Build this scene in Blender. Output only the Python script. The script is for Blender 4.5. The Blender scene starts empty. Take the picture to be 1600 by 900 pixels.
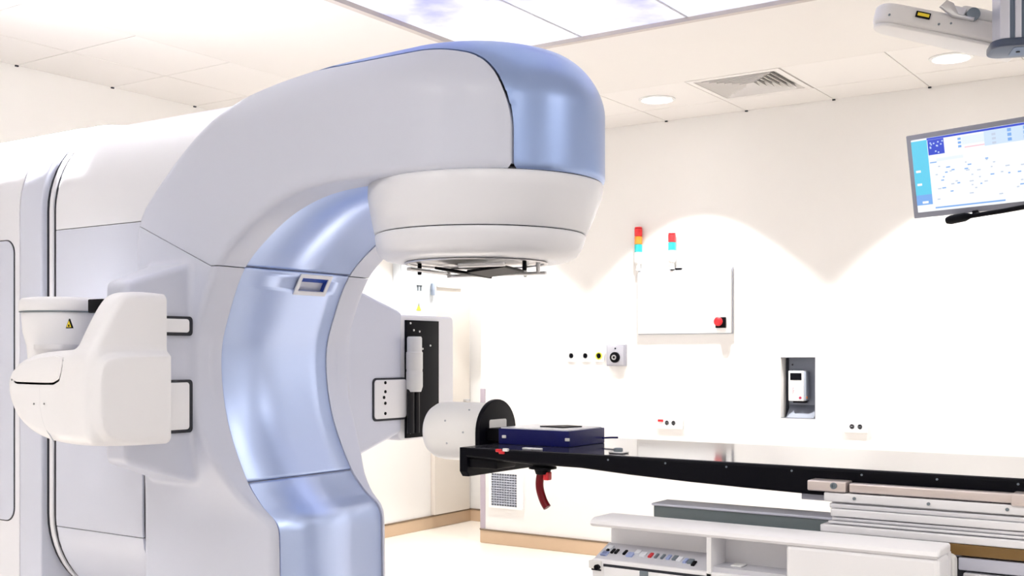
import bpy, bmesh, math, random
import numpy as np
from mathutils import Vector, Matrix

scene = bpy.context.scene
COL = scene.collection
random.seed(4)
PI = math.pi

# ------------------------------------------------------------------ camera
H, FPX, YH, YAW = 1.45, 1766.0, 555.0, math.radians(34.2)     # eye height, focal length, horizon row, heading
cam_d = bpy.data.cameras.new('camera'); cam = bpy.data.objects.new('camera', cam_d); COL.objects.link(cam)
cam.location = (0, 0, H); cam.rotation_euler = (PI/2, 0, YAW)
cam_d.sensor_width = 36.0; cam_d.lens = 36.0*FPX/1600.0; cam_d.shift_y = (YH-450.0)/1600.0
cam_d.clip_start = 0.05
scene.camera = cam

# ------------------------------------------------------------------ world, exposure
w = bpy.data.worlds.new('world'); scene.world = w; w.use_nodes = True
w.node_tree.nodes['Background'].inputs[0].default_value = (1, 0.97, 0.94, 1)
w.node_tree.nodes['Background'].inputs[1].default_value = 0.3
scene.view_settings.view_transform = 'Standard'; scene.view_settings.look = 'None'
scene.view_settings.gamma = 1.0; scene.view_settings.use_curve_mapping = False
scene.view_settings.exposure = 1.21

SPOT_W = 78.0        # downlight lamp power
FILL_E = 3.0         # emission of the added fill panels
SKY_E = 0.46           # illuminated sky panel emission

# ------------------------------------------------------------------ measuring helper: where a sight line meets an upright plane
Fw = np.array([-math.sin(YAW), math.cos(YAW), 0]); Rt = np.array([math.cos(YAW), math.sin(YAW), 0])
def _ray(u, v): return Fw + Rt*(u-800)/FPX + np.array([0, 0, 1.0])*(YH-v)/FPX
def on_y(u, v, Y):
    d = _ray(u, v); return np.array([0, 0, H]) + d*Y/d[1]
def on_x(u, v, X):
    d = _ray(u, v); return np.array([0, 0, H]) + d*X/d[0]

# ------------------------------------------------------------------ materials
MATS = {}
def mat(name, col, rough=0.5, metal=0.0, coat=0.0, spec=0.5, emit=None, estr=0.0, bump=0.0, bscale=200.0, vary=0.0, vscale=3.0, ior=1.5, trans=0.0):
    if name in MATS: return MATS[name]
    m = bpy.data.materials.new(name); m.use_nodes = True
    nt = m.node_tree; b = nt.nodes['Principled BSDF']
    b.inputs['Base Color'].default_value = (*col, 1); b.inputs['Roughness'].default_value = rough
    b.inputs['Metallic'].default_value = metal; b.inputs['Coat Weight'].default_value = coat
    b.inputs['Coat Roughness'].default_value = 0.12
    b.inputs['Specular IOR Level'].default_value = spec; b.inputs['IOR'].default_value = ior
    b.inputs['Transmission Weight'].default_value = trans
    if emit is not None:
        b.inputs['Emission Color'].default_value = (*emit, 1); b.inputs['Emission Strength'].default_value = estr
    tc = nt.nodes.new('ShaderNodeTexCoord')
    if vary > 0:
        n = nt.nodes.new('ShaderNodeTexNoise'); n.inputs['Scale'].default_value = vscale; n.inputs['Detail'].default_value = 4
        nt.links.new(tc.outputs['Object'], n.inputs['Vector'])
        mx = nt.nodes.new('ShaderNodeMix'); mx.data_type = 'RGBA'
        mx.inputs['A'].default_value = (*[c*(1-vary) for c in col], 1); mx.inputs['B'].default_value = (*[min(1, c*(1+vary)) for c in col], 1)
        nt.links.new(n.outputs['Fac'], mx.inputs['Factor']); nt.links.new(mx.outputs['Result'], b.inputs['Base Color'])
    if bump > 0:
        n2 = nt.nodes.new('ShaderNodeTexNoise'); n2.inputs['Scale'].default_value = bscale
        nt.links.new(tc.outputs['Object'], n2.inputs['Vector'])
        bp = nt.nodes.new('ShaderNodeBump'); bp.inputs['Strength'].default_value = bump; bp.inputs['Distance'].default_value = 0.002
        nt.links.new(n2.outputs['Fac'], bp.inputs['Height']); nt.links.new(bp.outputs['Normal'], b.inputs['Normal'])
    MATS[name] = m
    return m

WALL = mat('wall_paint', (0.875, 0.857, 0.835), 0.6, bump=0.05, vary=0.01)
CEIL = mat('ceiling_paint', (0.73, 0.705, 0.685), 0.7, vary=0.01)
TILE = mat('ceiling_tile_white', (0.76, 0.735, 0.72), 0.75, bump=0.06, bscale=120)
FLOOR = mat('floor_vinyl', (0.82, 0.765, 0.69), 0.28, vary=0.02, vscale=6)
SKIRT = mat('skirting_tan', (0.62, 0.45, 0.30), 0.35, vary=0.06)
SKIRTD = mat('skirting_cap_brown', (0.20, 0.14, 0.09), 0.5)
GUARD = mat('corner_guard_mauve', (0.46, 0.40, 0.46), 0.4)
GREY = mat('machine_pale_grey', (0.63, 0.66, 0.785), 0.38, coat=0.15, vary=0.01)
WHITE = mat('machine_white', (0.80, 0.81, 0.875), 0.35, coat=0.2, vary=0.01)
SHELL = mat('arm_shell_white', (0.86, 0.86, 0.90), 0.4, coat=0.1, vary=0.01)
BLUE = mat('machine_blue', (0.31, 0.42, 0.72), 0.34, metal=0.6, coat=0.2, vary=0.01)
BAND = mat('machine_blue_band', (0.53, 0.65, 0.97), 0.37, metal=0.75, coat=0.2, vary=0.01)
BLUEP = mat('pocket_blue', (0.02, 0.07, 0.42), 0.3)
SEAM = mat('seam_black', (0.012, 0.014, 0.025), 0.6)
BLACK = mat('black_plastic', (0.004, 0.004, 0.006), 0.45, spec=0.08, vary=0.1)
CARBON = mat('carbon_black', (0.003, 0.003, 0.006), 0.35, spec=0.10)
GLOSS = mat('tabletop_gloss', (0.05, 0.05, 0.065), 0.06, ior=1.38)
STEEL = mat('brushed_steel', (0.62, 0.62, 0.64), 0.3, metal=0.9, vary=0.04)
STEELW = mat('warm_steel', (0.74, 0.66, 0.64), 0.32, metal=0.7, vary=0.06, vscale=9)
ALU = mat('aluminium_pale', (0.78, 0.78, 0.82), 0.4, metal=0.4)
DARKALU = mat('aluminium_dark', (0.20, 0.24, 0.28), 0.4, metal=0.5)
GREENGREY = mat('rail_green_grey', (0.13, 0.16, 0.17), 0.4, vary=0.05)
COUCHW = mat('couch_white', (0.88, 0.875, 0.91), 0.4, vary=0.01)
COUCHS = mat('couch_shelf_grey', (0.62, 0.62, 0.68), 0.45)
RED = mat('red_plastic', (0.70, 0.02, 0.03), 0.35)
DRED = mat('dark_red_lever', (0.16, 0.003, 0.008), 0.35, spec=0.25)
ORANGE = mat('orange_lens', (0.95, 0.28, 0.03), 0.3)
TEAL = mat('teal_lens', (0.02, 0.42, 0.42), 0.3)
REDL = mat('red_lens', (0.75, 0.025, 0.03), 0.3)
PALE = mat('pale_plastic', (0.80, 0.80, 0.80), 0.45)
YELLOW = mat('label_yellow', (0.90, 0.70, 0.03), 0.5)
YGREEN = mat('label_lime', (0.75, 0.78, 0.05), 0.5)
NAVY = mat('navy_case', (0.006, 0.008, 0.10), 0.35, spec=0.2, vary=0.05)
PHANT = mat('phantom_white', (0.86, 0.855, 0.86), 0.45)
BOXW = mat('box_white_enamel', (0.93, 0.93, 0.93), 0.3)
EDGE = mat('box_edge_grey', (0.42, 0.44, 0.50), 0.45)
CABW = mat('cabinet_pale_grey', (0.72, 0.76, 0.80), 0.4)
NICHE = mat('niche_steel', (0.19, 0.21, 0.26), 0.42, metal=0.2, vary=0.05)
BRONZE = mat('brown_strip', (0.20, 0.11, 0.03), 0.4)
LAV = mat('tray_lavender', (0.55, 0.56, 0.66), 0.4)
MONF = mat('monitor_frame_grey', (0.30, 0.31, 0.36), 0.4)
DUCT = mat('duct_black', (0.02, 0.02, 0.025), 0.9)
LAMP = mat('downlight_glow', (1, 1, 1), 0.5, emit=(1, 0.98, 0.95), estr=6.0)
FILLP = mat('fill_panel_glow', (1, 1, 1), 0.5, emit=(1, 0.985, 0.97), estr=FILL_E)
LEDG = mat('led_green', (0.3, 0.7, 0.05), 0.4, emit=(0.4, 0.9, 0.05), estr=0.5)
def screen_mat(name, col, s=1.0): return mat(name, (0.02, 0.02, 0.02), 0.3, emit=col, estr=s*.45)

def sky_panel_mat():
    m = bpy.data.materials.new('sky_panel_glow'); m.use_nodes = True
    nt = m.node_tree; b = nt.nodes['Principled BSDF']; b.inputs['Roughness'].default_value = 0.3
    tc = nt.nodes.new('ShaderNodeTexCoord'); n = nt.nodes.new('ShaderNodeTexNoise')
    n.inputs['Scale'].default_value = 1.6; n.inputs['Detail'].default_value = 5; n.inputs['Roughness'].default_value = 0.55
    r = nt.nodes.new('ShaderNodeValToRGB')
    r.color_ramp.elements[0].position = 0.36; r.color_ramp.elements[0].color = (0.33, 0.34, 0.95, 1)
    r.color_ramp.elements[1].position = 0.56; r.color_ramp.elements[1].color = (0.93, 0.93, 1.0, 1)
    e = r.color_ramp.elements.new(0.46); e.color = (0.74, 0.74, 1.0, 1)
    nt.links.new(tc.outputs['Object'], n.inputs['Vector']); nt.links.new(n.outputs['Fac'], r.inputs[0])
    nt.links.new(r.outputs[0], b.inputs['Emission Color']); b.inputs['Emission Strength'].default_value = SKY_E
    b.inputs['Base Color'].default_value = (0.06, 0.06, 0.08, 1)
    return m
SKYP = sky_panel_mat()

# ------------------------------------------------------------------ building helpers
def thing(name, label, cat, loc=(0, 0, 0), group=None):
    o = bpy.data.objects.new(name, None); o.empty_display_size = 0.1; COL.objects.link(o)
    o.location = loc; o['label'] = label; o['category'] = cat
    if group: o['group'] = group
    return o
def base_of(p):
    while p is not None and p.parent is not None: p = p.parent
    return Vector(p.location) if p is not None else Vector((0, 0, 0))
def link_mesh(name, me, m, parent=None):
    o = bpy.data.objects.new(name, me); COL.objects.link(o)
    if m is not None: me.materials.append(m)
    if parent is not None:
        me.transform(Matrix.Translation(-base_of(parent))); o.parent = parent
    return o
def struct(o, label=None):
    o['kind'] = 'structure'
    if label: o['label'] = label
    return o

class MB:
    def __init__(s): s.bm = bmesh.new()
    def box(s, a, b, rot=None, bev=0.0):
        c = [(a[i]+b[i])/2 for i in range(3)]; d = [abs(b[i]-a[i]) for i in range(3)]
        M = Matrix.Translation(c) @ (rot.to_4x4() if rot else Matrix.Identity(4)) @ Matrix.Diagonal((*d, 1))
        g = bmesh.ops.create_cube(s.bm, size=1.0, matrix=M)
        if bev > 0:
            es = list({e for v in g['verts'] for e in v.link_edges})
            bmesh.ops.bevel(s.bm, geom=es, offset=min(bev, min(d)*0.49), segments=3, profile=0.5, affect='EDGES')
        return s
    def prism(s, pts, n0, n1, axis='y', bev=0.0, seg=3):
        """outline pts in the plane across the axis, from n0 to n1 along it"""
        def P(p, n):
            return {'y': (p[0], n, p[1]), 'x': (n, p[0], p[1]), 'z': (p[0], p[1], n)}[axis]
        A = [s.bm.verts.new(P(p, n0)) for p in pts]; B = [s.bm.verts.new(P(p, n1)) for p in pts]
        fs = [s.bm.faces.new(A), s.bm.faces.new(B[::-1])]
        k = len(pts)
        for i in range(k):
            fs.append(s.bm.faces.new((A[i], B[i], B[(i+1) % k], A[(i+1) % k])))
        bmesh.ops.recalc_face_normals(s.bm, faces=fs)
        if bev > 0:
            es = list({e for f in fs[:2] for e in f.edges})
            bmesh.ops.bevel(s.bm, geom=es, offset=bev, segments=seg, profile=0.5, affect='EDGES')
        return s
    def tube(s, pts, r, n=14, caps=True, taper=None):
        pts = [Vector(p) for p in pts]; rings = []
        for i, p in enumerate(pts):
            t = (pts[min(i+1, len(pts)-1)]-pts[max(i-1, 0)]).normalized()
            up = Vector((0, 0, 1)) if abs(t.z) < 0.9 else Vector((1, 0, 0))
            a = t.cross(up).normalized(); b = t.cross(a).normalized()
            rr = r if taper is None else r*taper[i]
            rings.append([s.bm.verts.new(p + a*rr*math.cos(2*PI*k/n) + b*rr*math.sin(2*PI*k/n)) for k in range(n)])
        fs = []
        for A, B in zip(rings, rings[1:]):
            for k in range(n): fs.append(s.bm.faces.new((A[k], A[(k+1) % n], B[(k+1) % n], B[k])))
        if caps: fs += [s.bm.faces.new(rings[0]), s.bm.faces.new(rings[-1][::-1])]
        bmesh.ops.recalc_face_normals(s.bm, faces=fs)
        return s
    def lathe(s, prof, c, axis='z', n=48, skew=None):
        """prof: (radius, height) pairs about an axis through c; skew moves each ring's centre"""
        rings = []
        for i, (r, h) in enumerate(prof):
            ox, oy = (skew[i] if skew else (0, 0))
            ring = []
            for k in range(n):
                ca, sa = r*math.cos(2*PI*k/n), r*math.sin(2*PI*k/n)
                q = {'z': (ca+ox, sa+oy, h), 'x': (h, ca+ox, sa+oy), 'y': (ca+ox, h, sa+oy)}[axis]
                ring.append(s.bm.verts.new((c[0]+q[0], c[1]+q[1], c[2]+q[2])))
            rings.append(ring)
        fs = []
        for A, B in zip(rings, rings[1:]):
            for k in range(n): fs.append(s.bm.faces.new((A[k], A[(k+1) % n], B[(k+1) % n], B[k])))
        if prof[0][0] > 1e-5: fs.append(s.bm.faces.new(rings[0]))
        if prof[-1][0] > 1e-5: fs.append(s.bm.faces.new(rings[-1][::-1]))
        bmesh.ops.remove_doubles(s.bm, verts=[v for r_ in rings for v in r_], dist=1e-6)
        bmesh.ops.recalc_face_normals(s.bm, faces=[f for f in fs if f.is_valid])
        return s
    def quad(s, a, b, c, d):
        s.bm.faces.new([s.bm.verts.new(p) for p in (a, b, c, d)]); return s
    def build(s, name, m, parent=None, smooth=True, bevel=0.0, angle=35, bseg=2):
        me = bpy.data.meshes.new(name); s.bm.to_mesh(me); s.bm.free()
        o = link_mesh(name, me, m, parent)
        if smooth:
            me.polygons.foreach_set('use_smooth', [True]*len(me.polygons))
            me.set_sharp_from_angle(angle=math.radians(angle))
        if bevel > 0:
            md = o.modifiers.new('bevel', 'BEVEL'); md.width = bevel; md.segments = bseg; md.limit_method = 'ANGLE'; md.angle_limit = math.radians(40)
            md.harden_normals = False
        return o

def rrect(x0, x1, y0, y1, r, n=8):
    pts = []
    for cx, cy, a0 in ((x1-r, y1-r, 0), (x0+r, y1-r, 90), (x0+r, y0+r, 180), (x1-r, y0+r, 270)):
        for k in range(n+1):
            a = math.radians(a0+90*k/n); pts.append((cx+r*math.cos(a), cy+r*math.sin(a)))
    return pts
def smooth_line(pts, it=2):
    P = [np.array(p, float) for p in pts]
    for _ in range(it):
        Q = [P[0]]
        for a, b in zip(P, P[1:]): Q += [a*.75+b*.25, a*.25+b*.75]
        Q.append(P[-1]); P = Q
    return [tuple(p) for p in P]
def smooth_loop(pts, it=2):
    P = [np.array(p, float) for p in pts]
    for _ in range(it):
        Q = []
        for a, b in zip(P, P[1:]+P[:1]): Q += [a*.75+b*.25, a*.25+b*.75]
        P = Q
    return [tuple(p) for p in P]
def copy_tree(o, parent=None):
    c = o.copy(); COL.objects.link(c); c.parent = parent
    for ch in list(o.children): copy_tree(ch, c)
    return c

# ---- moulded covers: distance fields meshed with surface nets
def rmax(a, b, k):
    return np.minimum(-k, np.maximum(a, b)) + np.hypot(np.maximum(a+k, 0), np.maximum(b+k, 0))
def smin(a, b, k):
    h = np.clip(0.5+0.5*(b-a)/k, 0, 1); return b*(1-h)+a*h-k*h*(1-h)
def sstep(a, b, x):
    t = np.clip((x-a)/(b-a), 0, 1); return t*t*(3-2*t)
def sd_poly(P, x, y):
    x, y = np.broadcast_arrays(x, y)
    d = np.full(x.shape, 1e9); ins = np.zeros(x.shape, bool); n = len(P)
    for i in range(n):
        (ax, ay), (bx, by) = P[i], P[(i+1) % n]
        ex, ey = bx-ax, by-ay; L = ex*ex+ey*ey
        if L < 1e-12: continue
        t = np.clip(((x-ax)*ex+(y-ay)*ey)/L, 0, 1)
        d = np.minimum(d, (x-ax-t*ex)**2+(y-ay-t*ey)**2)
        c = (ay > y) != (by > y)
        with np.errstate(divide='ignore', invalid='ignore'):
            xi = ax+(y-ay)*ex/(ey if abs(ey) > 1e-12 else 1e-12)
        ins ^= c & (x < xi)
    return np.where(ins, -1, 1)*np.sqrt(d)
def sd_rr(x, y, cx, cy, hx, hy, r):
    qx, qy = np.abs(x-cx)-hx+r, np.abs(y-cy)-hy+r
    return np.hypot(np.maximum(qx, 0), np.maximum(qy, 0))+np.minimum(np.maximum(qx, qy), 0)-r
def nets(name, f, lo, hi, h, m, parent, it=3):
    ax = [np.arange(lo[i]-2*h, hi[i]+3*h, h) for i in range(3)]
    V = f(ax[0][:, None, None], ax[1][None, :, None], ax[2][None, None, :])
    V = np.broadcast_to(V, [len(a) for a in ax]); S = V < 0
    n = [len(a)-1 for a in ax]
    off = [(i, j, k) for i in (0, 1) for j in (0, 1) for k in (0, 1)]
    cnt = sum(S[o[0]:o[0]+n[0], o[1]:o[1]+n[1], o[2]:o[2]+n[2]].astype(np.int8) for o in off)
    act = (cnt > 0) & (cnt < 8); I = np.argwhere(act)
    idx = np.full(act.shape, -1, np.int64); idx[act] = np.arange(len(I))
    cv = np.stack([V[I[:, 0]+o[0], I[:, 1]+o[1], I[:, 2]+o[2]] for o in off], 1)
    org = np.stack([ax[i][I[:, i]] for i in range(3)], 1)
    def F(Q): return f(Q[:, 0], Q[:, 1], Q[:, 2])
    cells, pts = [], []
    for a in range(8):
        for b in range(a+1, 8):
            if sum(abs(off[a][i]-off[b][i]) for i in range(3)) != 1: continue
            k = np.nonzero((cv[:, a] < 0) != (cv[:, b] < 0))[0]
            if not len(k): continue
            pa = org[k]+np.array(off[a])*h; pb = org[k]+np.array(off[b])*h; va, vb = cv[k, a], cv[k, b]
            for _ in range(2):                      # regula falsi
                t = np.clip(va/(va-vb), .02, .98); pm = pa+t[:, None]*(pb-pa); vm = F(pm)
                left = (vm < 0) == (va < 0)
                pa = np.where(left[:, None], pm, pa); va = np.where(left, vm, va)
                pb = np.where(left[:, None], pb, pm); vb = np.where(left, vb, vm)
            t = np.clip(va/(va-vb), 0, 1)
            cells.append(k); pts.append(pa+t[:, None]*(pb-pa))
    cells = np.concatenate(cells); pts = np.concatenate(pts)
    e = 4e-4
    g = np.stack([F(pts+np.eye(3)[i]*e)-F(pts-np.eye(3)[i]*e) for i in range(3)], 1)
    g /= np.maximum(np.linalg.norm(g, axis=1, keepdims=True), 1e-12)
    num = np.bincount(cells, minlength=len(I)).astype(float)
    mean = np.stack([np.bincount(cells, pts[:, i], len(I)) for i in range(3)], 1)/num[:, None]
    A = np.zeros((len(I), 3, 3)); B = np.zeros((len(I), 3))
    dd = (g*(pts-mean[cells])).sum(1)
    for i in range(3):
        B[:, i] = np.bincount(cells, g[:, i]*dd, len(I))
        for j in range(3): A[:, i, j] = np.bincount(cells, g[:, i]*g[:, j], len(I))
    A += np.eye(3)[None]*.04
    st = np.linalg.solve(A, B[:, :, None])[:, :, 0]
    P = np.clip(mean+st, org-.15*h, org+1.15*h)
    quads = []
    for a in range(3):
        b, c = (a+1) % 3, (a+2) % 3
        s0 = [slice(None)]*3; s1 = [slice(None)]*3; s0[a] = slice(0, -1); s1[a] = slice(1, None)
        A, B = S[tuple(s0)], S[tuple(s1)]
        E = np.argwhere(A != B); E = E[(E[:, b] > 0) & (E[:, c] > 0) & (E[:, b] < n[b]) & (E[:, c] < n[c])]
        q = []
        for db, dc in ((-1, -1), (0, -1), (0, 0), (-1, 0)):
            J = E.copy(); J[:, b] += db; J[:, c] += dc; q.append(idx[J[:, 0], J[:, 1], J[:, 2]])
        Q = np.stack(q, 1); fl = ~A[E[:, 0], E[:, 1], E[:, 2]]
        Q[fl] = Q[fl][:, ::-1]; quads.append(Q)
    Q = np.concatenate(quads); Q = Q[(Q >= 0).all(1)]
    me = bpy.data.meshes.new(name)
    me.vertices.add(len(P)); me.vertices.foreach_set('co', P.astype(np.float32).ravel())
    me.loops.add(Q.size); me.loops.foreach_set('vertex_index', Q.astype(np.int32).ravel())
    me.polygons.add(len(Q)); me.polygons.foreach_set('loop_start', np.arange(0, Q.size, 4, dtype=np.int32))
    me.update(calc_edges=True); me.validate()
    me.polygons.foreach_set('use_smooth', [True]*len(me.polygons))
    me.set_sharp_from_angle(angle=math.radians(42))
    return link_mesh(name, me, m, parent)

# ================================================================== THE ROOM
CZ = 3.08                      # ceiling height
XL, YR = -5.88, 7.11           # left wall plane, right-hand wall plane
XE, YN, YP = 3.6, -2.6, 8.0    # wall behind right, wall behind camera, end of the passage
NX0, NX1, NZ0, NZ1 = -2.708, -2.473, 1.038, 1.437   # recess in the right-hand wall
XC = -5.12                     # free end of the right-hand wall (passage beyond)

o = MB().box((XL-.2, YN-.2, -.12), (XE+.2, YP+2.2, 0)).build('floor', FLOOR, smooth=False)
struct(o, 'pale cream vinyl floor of the treatment room')
o = MB().box((XL-.2, YN-.2, 0), (XL, YP+.2, CZ+.2)).build('wall_left', WALL, smooth=False)
struct(o, 'cream wall behind the treatment machine')
wm = MB()
wm.box((XC, YR, 0), (NX0, YR+.3, CZ+.2)).box((NX1, YR, 0), (XE, YR+.3, CZ+.2))
wm.box((NX0, YR, 0), (NX1, YR+.3, NZ0)).box((NX0, YR, NZ1), (NX1, YR+.3, CZ+.2)).box((NX0, YR+.11, NZ0), (NX1, YR+.3, NZ1))
o = wm.build('wall_right', WALL, smooth=False); struct(o, 'long cream wall carrying the white box and sockets')
o = MB().box((XL, YP, 0), (-2.0, YP+.2, CZ+.2)).build('wall_far', WALL, smooth=False); struct(o, 'wall at the end of the passage')
o = MB().box((XL-.2, YN-.2, 0), (XE+.2, YN, CZ+.2)).build('wall_front', WALL, smooth=False); struct(o)
o = MB().box((XE, YN, 0), (XE+.2, YR, CZ+.2)).build('wall_side', WALL, smooth=False); struct(o)

# skirtings with a dark cap
def skirting(name, a, b, nrm):
    m1 = MB(); hh, tt = 0.098, 0.012
    x0, x1 = min(a[0], b[0]), max(a[0], b[0]); y0, y1 = min(a[1], b[1]), max(a[1], b[1])
    lo = [x0, y0]; hi = [x1, y1]
    ax = 0 if abs(nrm[0]) else 1
    if nrm[ax] > 0: hi[ax] = lo[ax]+tt
    else: lo[ax] = hi[ax]-tt
    m1.box((lo[0], lo[1], 0), (hi[0], hi[1], hh))
    s = struct(m1.build(name, SKIRT, smooth=False, bevel=.004))
    lo2, hi2 = lo[:], hi[:]
    if nrm[ax] > 0: hi2[ax] += .003
    else: lo2[ax] -= .003
    MB().box((lo2[0], lo2[1], hh), (hi2[0], hi2[1], hh+.010)).build('cap_strip', SKIRTD, s, smooth=False)
    return s
skirting('baseboard_left', (XL, YN), (XL, YP), (1, 0))
skirting('baseboard_far', (XL, YP), (-4, YP), (0, -1))
skirting('baseboard_right', (XC, YR), (XE, YR), (0, -1))
skirting('baseboard_passage', (XC, YR), (XC, YR+.3), (-1, 0))
g = MB().box((XC-.006, YR-.006, .11), (XC+.04, YR, 1.19)).box((XC-.006, YR, .11), (XC, YR+.05, 1.19))
o = g.build('trim_1', GUARD, smooth=False, bevel=.002); struct(o, 'mauve corner guard on the free end of the wall')

# ceiling: plasterboard centre, bands of tiles along both walls
TB_X, TB_Y = -4.83, 6.15                    # where the tile bands start
cb = MB().box((TB_X, YN-.2, CZ), (XE+.2, TB_Y, CZ+.25)).box((XL-.2, YN-.2, CZ+.02), (TB_X, YP+2.2, CZ+.25))
VX0, VX1, VY0, VY1 = -2.94, -2.355, 6.155, 6.735   # opening of the air diffuser
cb.box((TB_X, TB_Y, CZ+.02), (VX0, YP+2.2, CZ+.25)).box((VX1, TB_Y, CZ+.02), (XE+.2, YP+2.2, CZ+.25)).box((VX0, VY1, CZ+.02), (VX1, YP+2.2, CZ+.25))
cb.box((VX0, TB_Y, CZ+.14), (VX1, VY1, CZ+.25))
ceil = cb.build('ceiling', CEIL, smooth=False); struct(ceil, 'white ceiling with tiled margins')
GAP = .005
def tile(x0, x1, y0, y1):
    MB().box((x0+GAP/2, y0+GAP/2, CZ), (x1-GAP/2, y1-GAP/2, CZ+.021)).build('ceiling_tile', TILE, ceil, smooth=False, bevel=.0)
gx = [-3.53+.59*k for k in range(-2, 13)]
gx = [TB_X]+[x for x in gx if x > TB_X+.1]+[XE]
ROW = 6.74
for a, b in zip(gx, gx[1:]):
    if abs(a+2.94) > .03: tile(a, b, TB_Y, ROW)
    tile(a, b, ROW, YR)
gy = [4.95-.63*k for k in range(-5, 13)]
gy = sorted(y for y in gy if YN+.1 < y < YP)
gy = [YN]+gy+[YP]
for a, b in zip(gy, gy[1:]):
    tile(XL, -5.38, a, b); tile(-5.38, TB_X, a, b)
# small dark hanger clips where the joints meet the walls
for x in gx[1:-1]: MB().box((x-.009, YR-.012, CZ-.008), (x+.009, YR-.001, CZ+.0)).build('joint_clip', SEAM, ceil, smooth=False)
for y in gy[1:-1]: MB().box((XL+.001, y-.009, CZ-.008), (XL+.012, y+.009, CZ)).build('joint_clip', SEAM, ceil, smooth=False)

# ================================================================== LAMPS
def downlight(x, y, label, watts=SPOT_W, size=89, group=None):
    r = thing('downlight', label, 'downlight', (x, y, CZ), group)
    MB().lathe([(.115, CZ-.0005), (.115, CZ-.006), (.098, CZ-.010), (.094, CZ-.004), (.094, CZ-.0005)], (x, y, 0), n=40).build('trim_ring', PALE, r)
    MB().lathe([(.093, CZ-.001), (.093, CZ-.006), (0, CZ-.006)], (x, y, 0), n=40).build('diffuser', LAMP, r)
    ld = bpy.data.lights.new('downlight_lamp', 'SPOT'); ld.energy = watts; ld.spot_size = math.radians(size); ld.spot_blend = .12
    ld.shadow_soft_size = .06; ld.color = (1, .985, .965)
    l = bpy.data.objects.new('lamp', ld); COL.objects.link(l); l.parent = r; l.location = (0, 0, -.03)
    return r
downlight(-3.28, 6.47, 'round recessed ceiling downlight left of the air diffuser')
downlight(-1.49, 6.47, 'round recessed ceiling downlight under the white ceiling arm, right of the air diffuser')
downlight(-5.07, 6.47, 'round recessed ceiling downlight hidden behind the machine head')
downlight(0.30, 6.47, 'round recessed ceiling downlight first beyond the right edge of the photo')
downlight(2.09, 6.47, 'round recessed ceiling downlight in the far right corner of the room')
downlight(-3.95, 2.68, 'round recessed ceiling downlight above the machine stand', watts=900, size=70)
downlight(-5.45, 7.56, 'added round ceiling downlight that brightens the passage', watts=45)  # unseen lamp, added to brighten the passage walls

# unseen fill panels added overhead to light the camera-facing sides
def fill_panel(x, y, sx, sy, label):
    r = thing('fill_light', label, 'fill light', (x, y, CZ), 'fill panels added over the near half of the room')
    MB().box((x-sx/2-.03, y-sy/2-.03, CZ-.012), (x+sx/2+.03, y+sy/2+.03, CZ-.0005)).build('frame', PALE, r, smooth=False)
    MB().box((x-sx/2, y-sy/2, CZ-.016), (x+sx/2, y+sy/2, CZ-.0125)).build('diffuser', FILLP, r, smooth=False)
fill_panel(-2.6, -.3, 1.2, 1.2, 'added square fill panel on the ceiling left of the camera')
fill_panel(-.4, .1, 1.2, 1.2, 'added square fill panel on the ceiling above the camera')
fill_panel(2.0, .6, 1.2, 1.2, 'added square fill panel on the ceiling right of the camera')
fill_panel(2.0, 3.6, 1.2, 1.2, 'added square fill panel on the ceiling beyond the couch foot')

# illuminated sky panel
sk = thing('sky_light_panel', 'large illuminated ceiling panel showing a pale violet sky above the machine head', 'light panel', (-2.35, 4.35, CZ))
SX0, SX1, SY0, SY1 = -3.53, -1.17, 2.53, 4.95
fr = MB()
for (a, b) in (((SX0-.035, SY1), (SX1+.035, SY1+.035)), ((SX0-.035, SY0-.035), (SX1+.035, SY0)), ((SX0-.035, SY0), (SX0, SY1)), ((SX1, SY0), (SX1+.035, SY1))):
    fr.box((*a, CZ-.030), (*b, CZ-.0005))
fr.build('frame', mat('panel_frame_taupe', (0.50, 0.45, 0.43), .5), sk, smooth=False)
bars = MB()
for k in (1, 2, 3): bars.box((SX0+.59*k-.006, SY0, CZ-.012), (SX0+.59*k+.006, SY1, CZ-.0005))
bars.box((SX0, 3.735, CZ-.0115), (SX1, 3.747, CZ-.0005)).build('glazing_bar', mat('glazing_bar_grey', (.40, .40, .46), .5), sk, smooth=False)
for k in range(4):
    for (ya, yb) in ((2.53, 3.735), (3.747, 4.95)):
        MB().box((SX0+.59*k+.006, ya, CZ-.010), (SX0+.59*(k+1)-.006, yb, CZ-.001)).build('sky_pane', SKYP, sk, smooth=False)

# air diffuser in the tiled margin
vd = thing('air_diffuser', 'square four-way louvred air diffuser with dark slots in the ceiling tiles', 'vent', ((VX0+VX1)/2, (VY0+VY1)/2, CZ))
cx, cy = (VX0+VX1)/2, (VY0+VY1)/2; HS = (VX1-VX0)/2-.004
def sqring(mb, a0, z0, a1, z1):
    def ring(a, z): return [(cx-a, cy-a, z), (cx+a, cy-a, z), (cx+a, cy+a, z), (cx-a, cy+a, z)]
    A, B = ring(a0, z0), ring(a1, z1)
    for k in range(4): mb.quad(A[k], A[(k+1) % 4], B[(k+1) % 4], B[k])
f_ = MB(); sqring(f_, HS, CZ-.001, HS-.035, CZ-.002); sqring(f_, HS, CZ-.001, HS, CZ+.04); f_.build('frame', TILE, vd, smooth=False)
for k in range(7):
    a = HS-.038-k*.034
    b_ = MB(); sqring(b_, a, CZ-.001, a-.020, CZ+.030); o = b_.build('louvre', TILE, vd, smooth=False)
    md = o.modifiers.new('thick', 'SOLIDIFY'); md.thickness = .003
MB().box((cx-HS, cy-HS, CZ+.06), (cx+HS, cy+HS, CZ+.07)).build('plenum', DUCT, vd, smooth=False)

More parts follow.
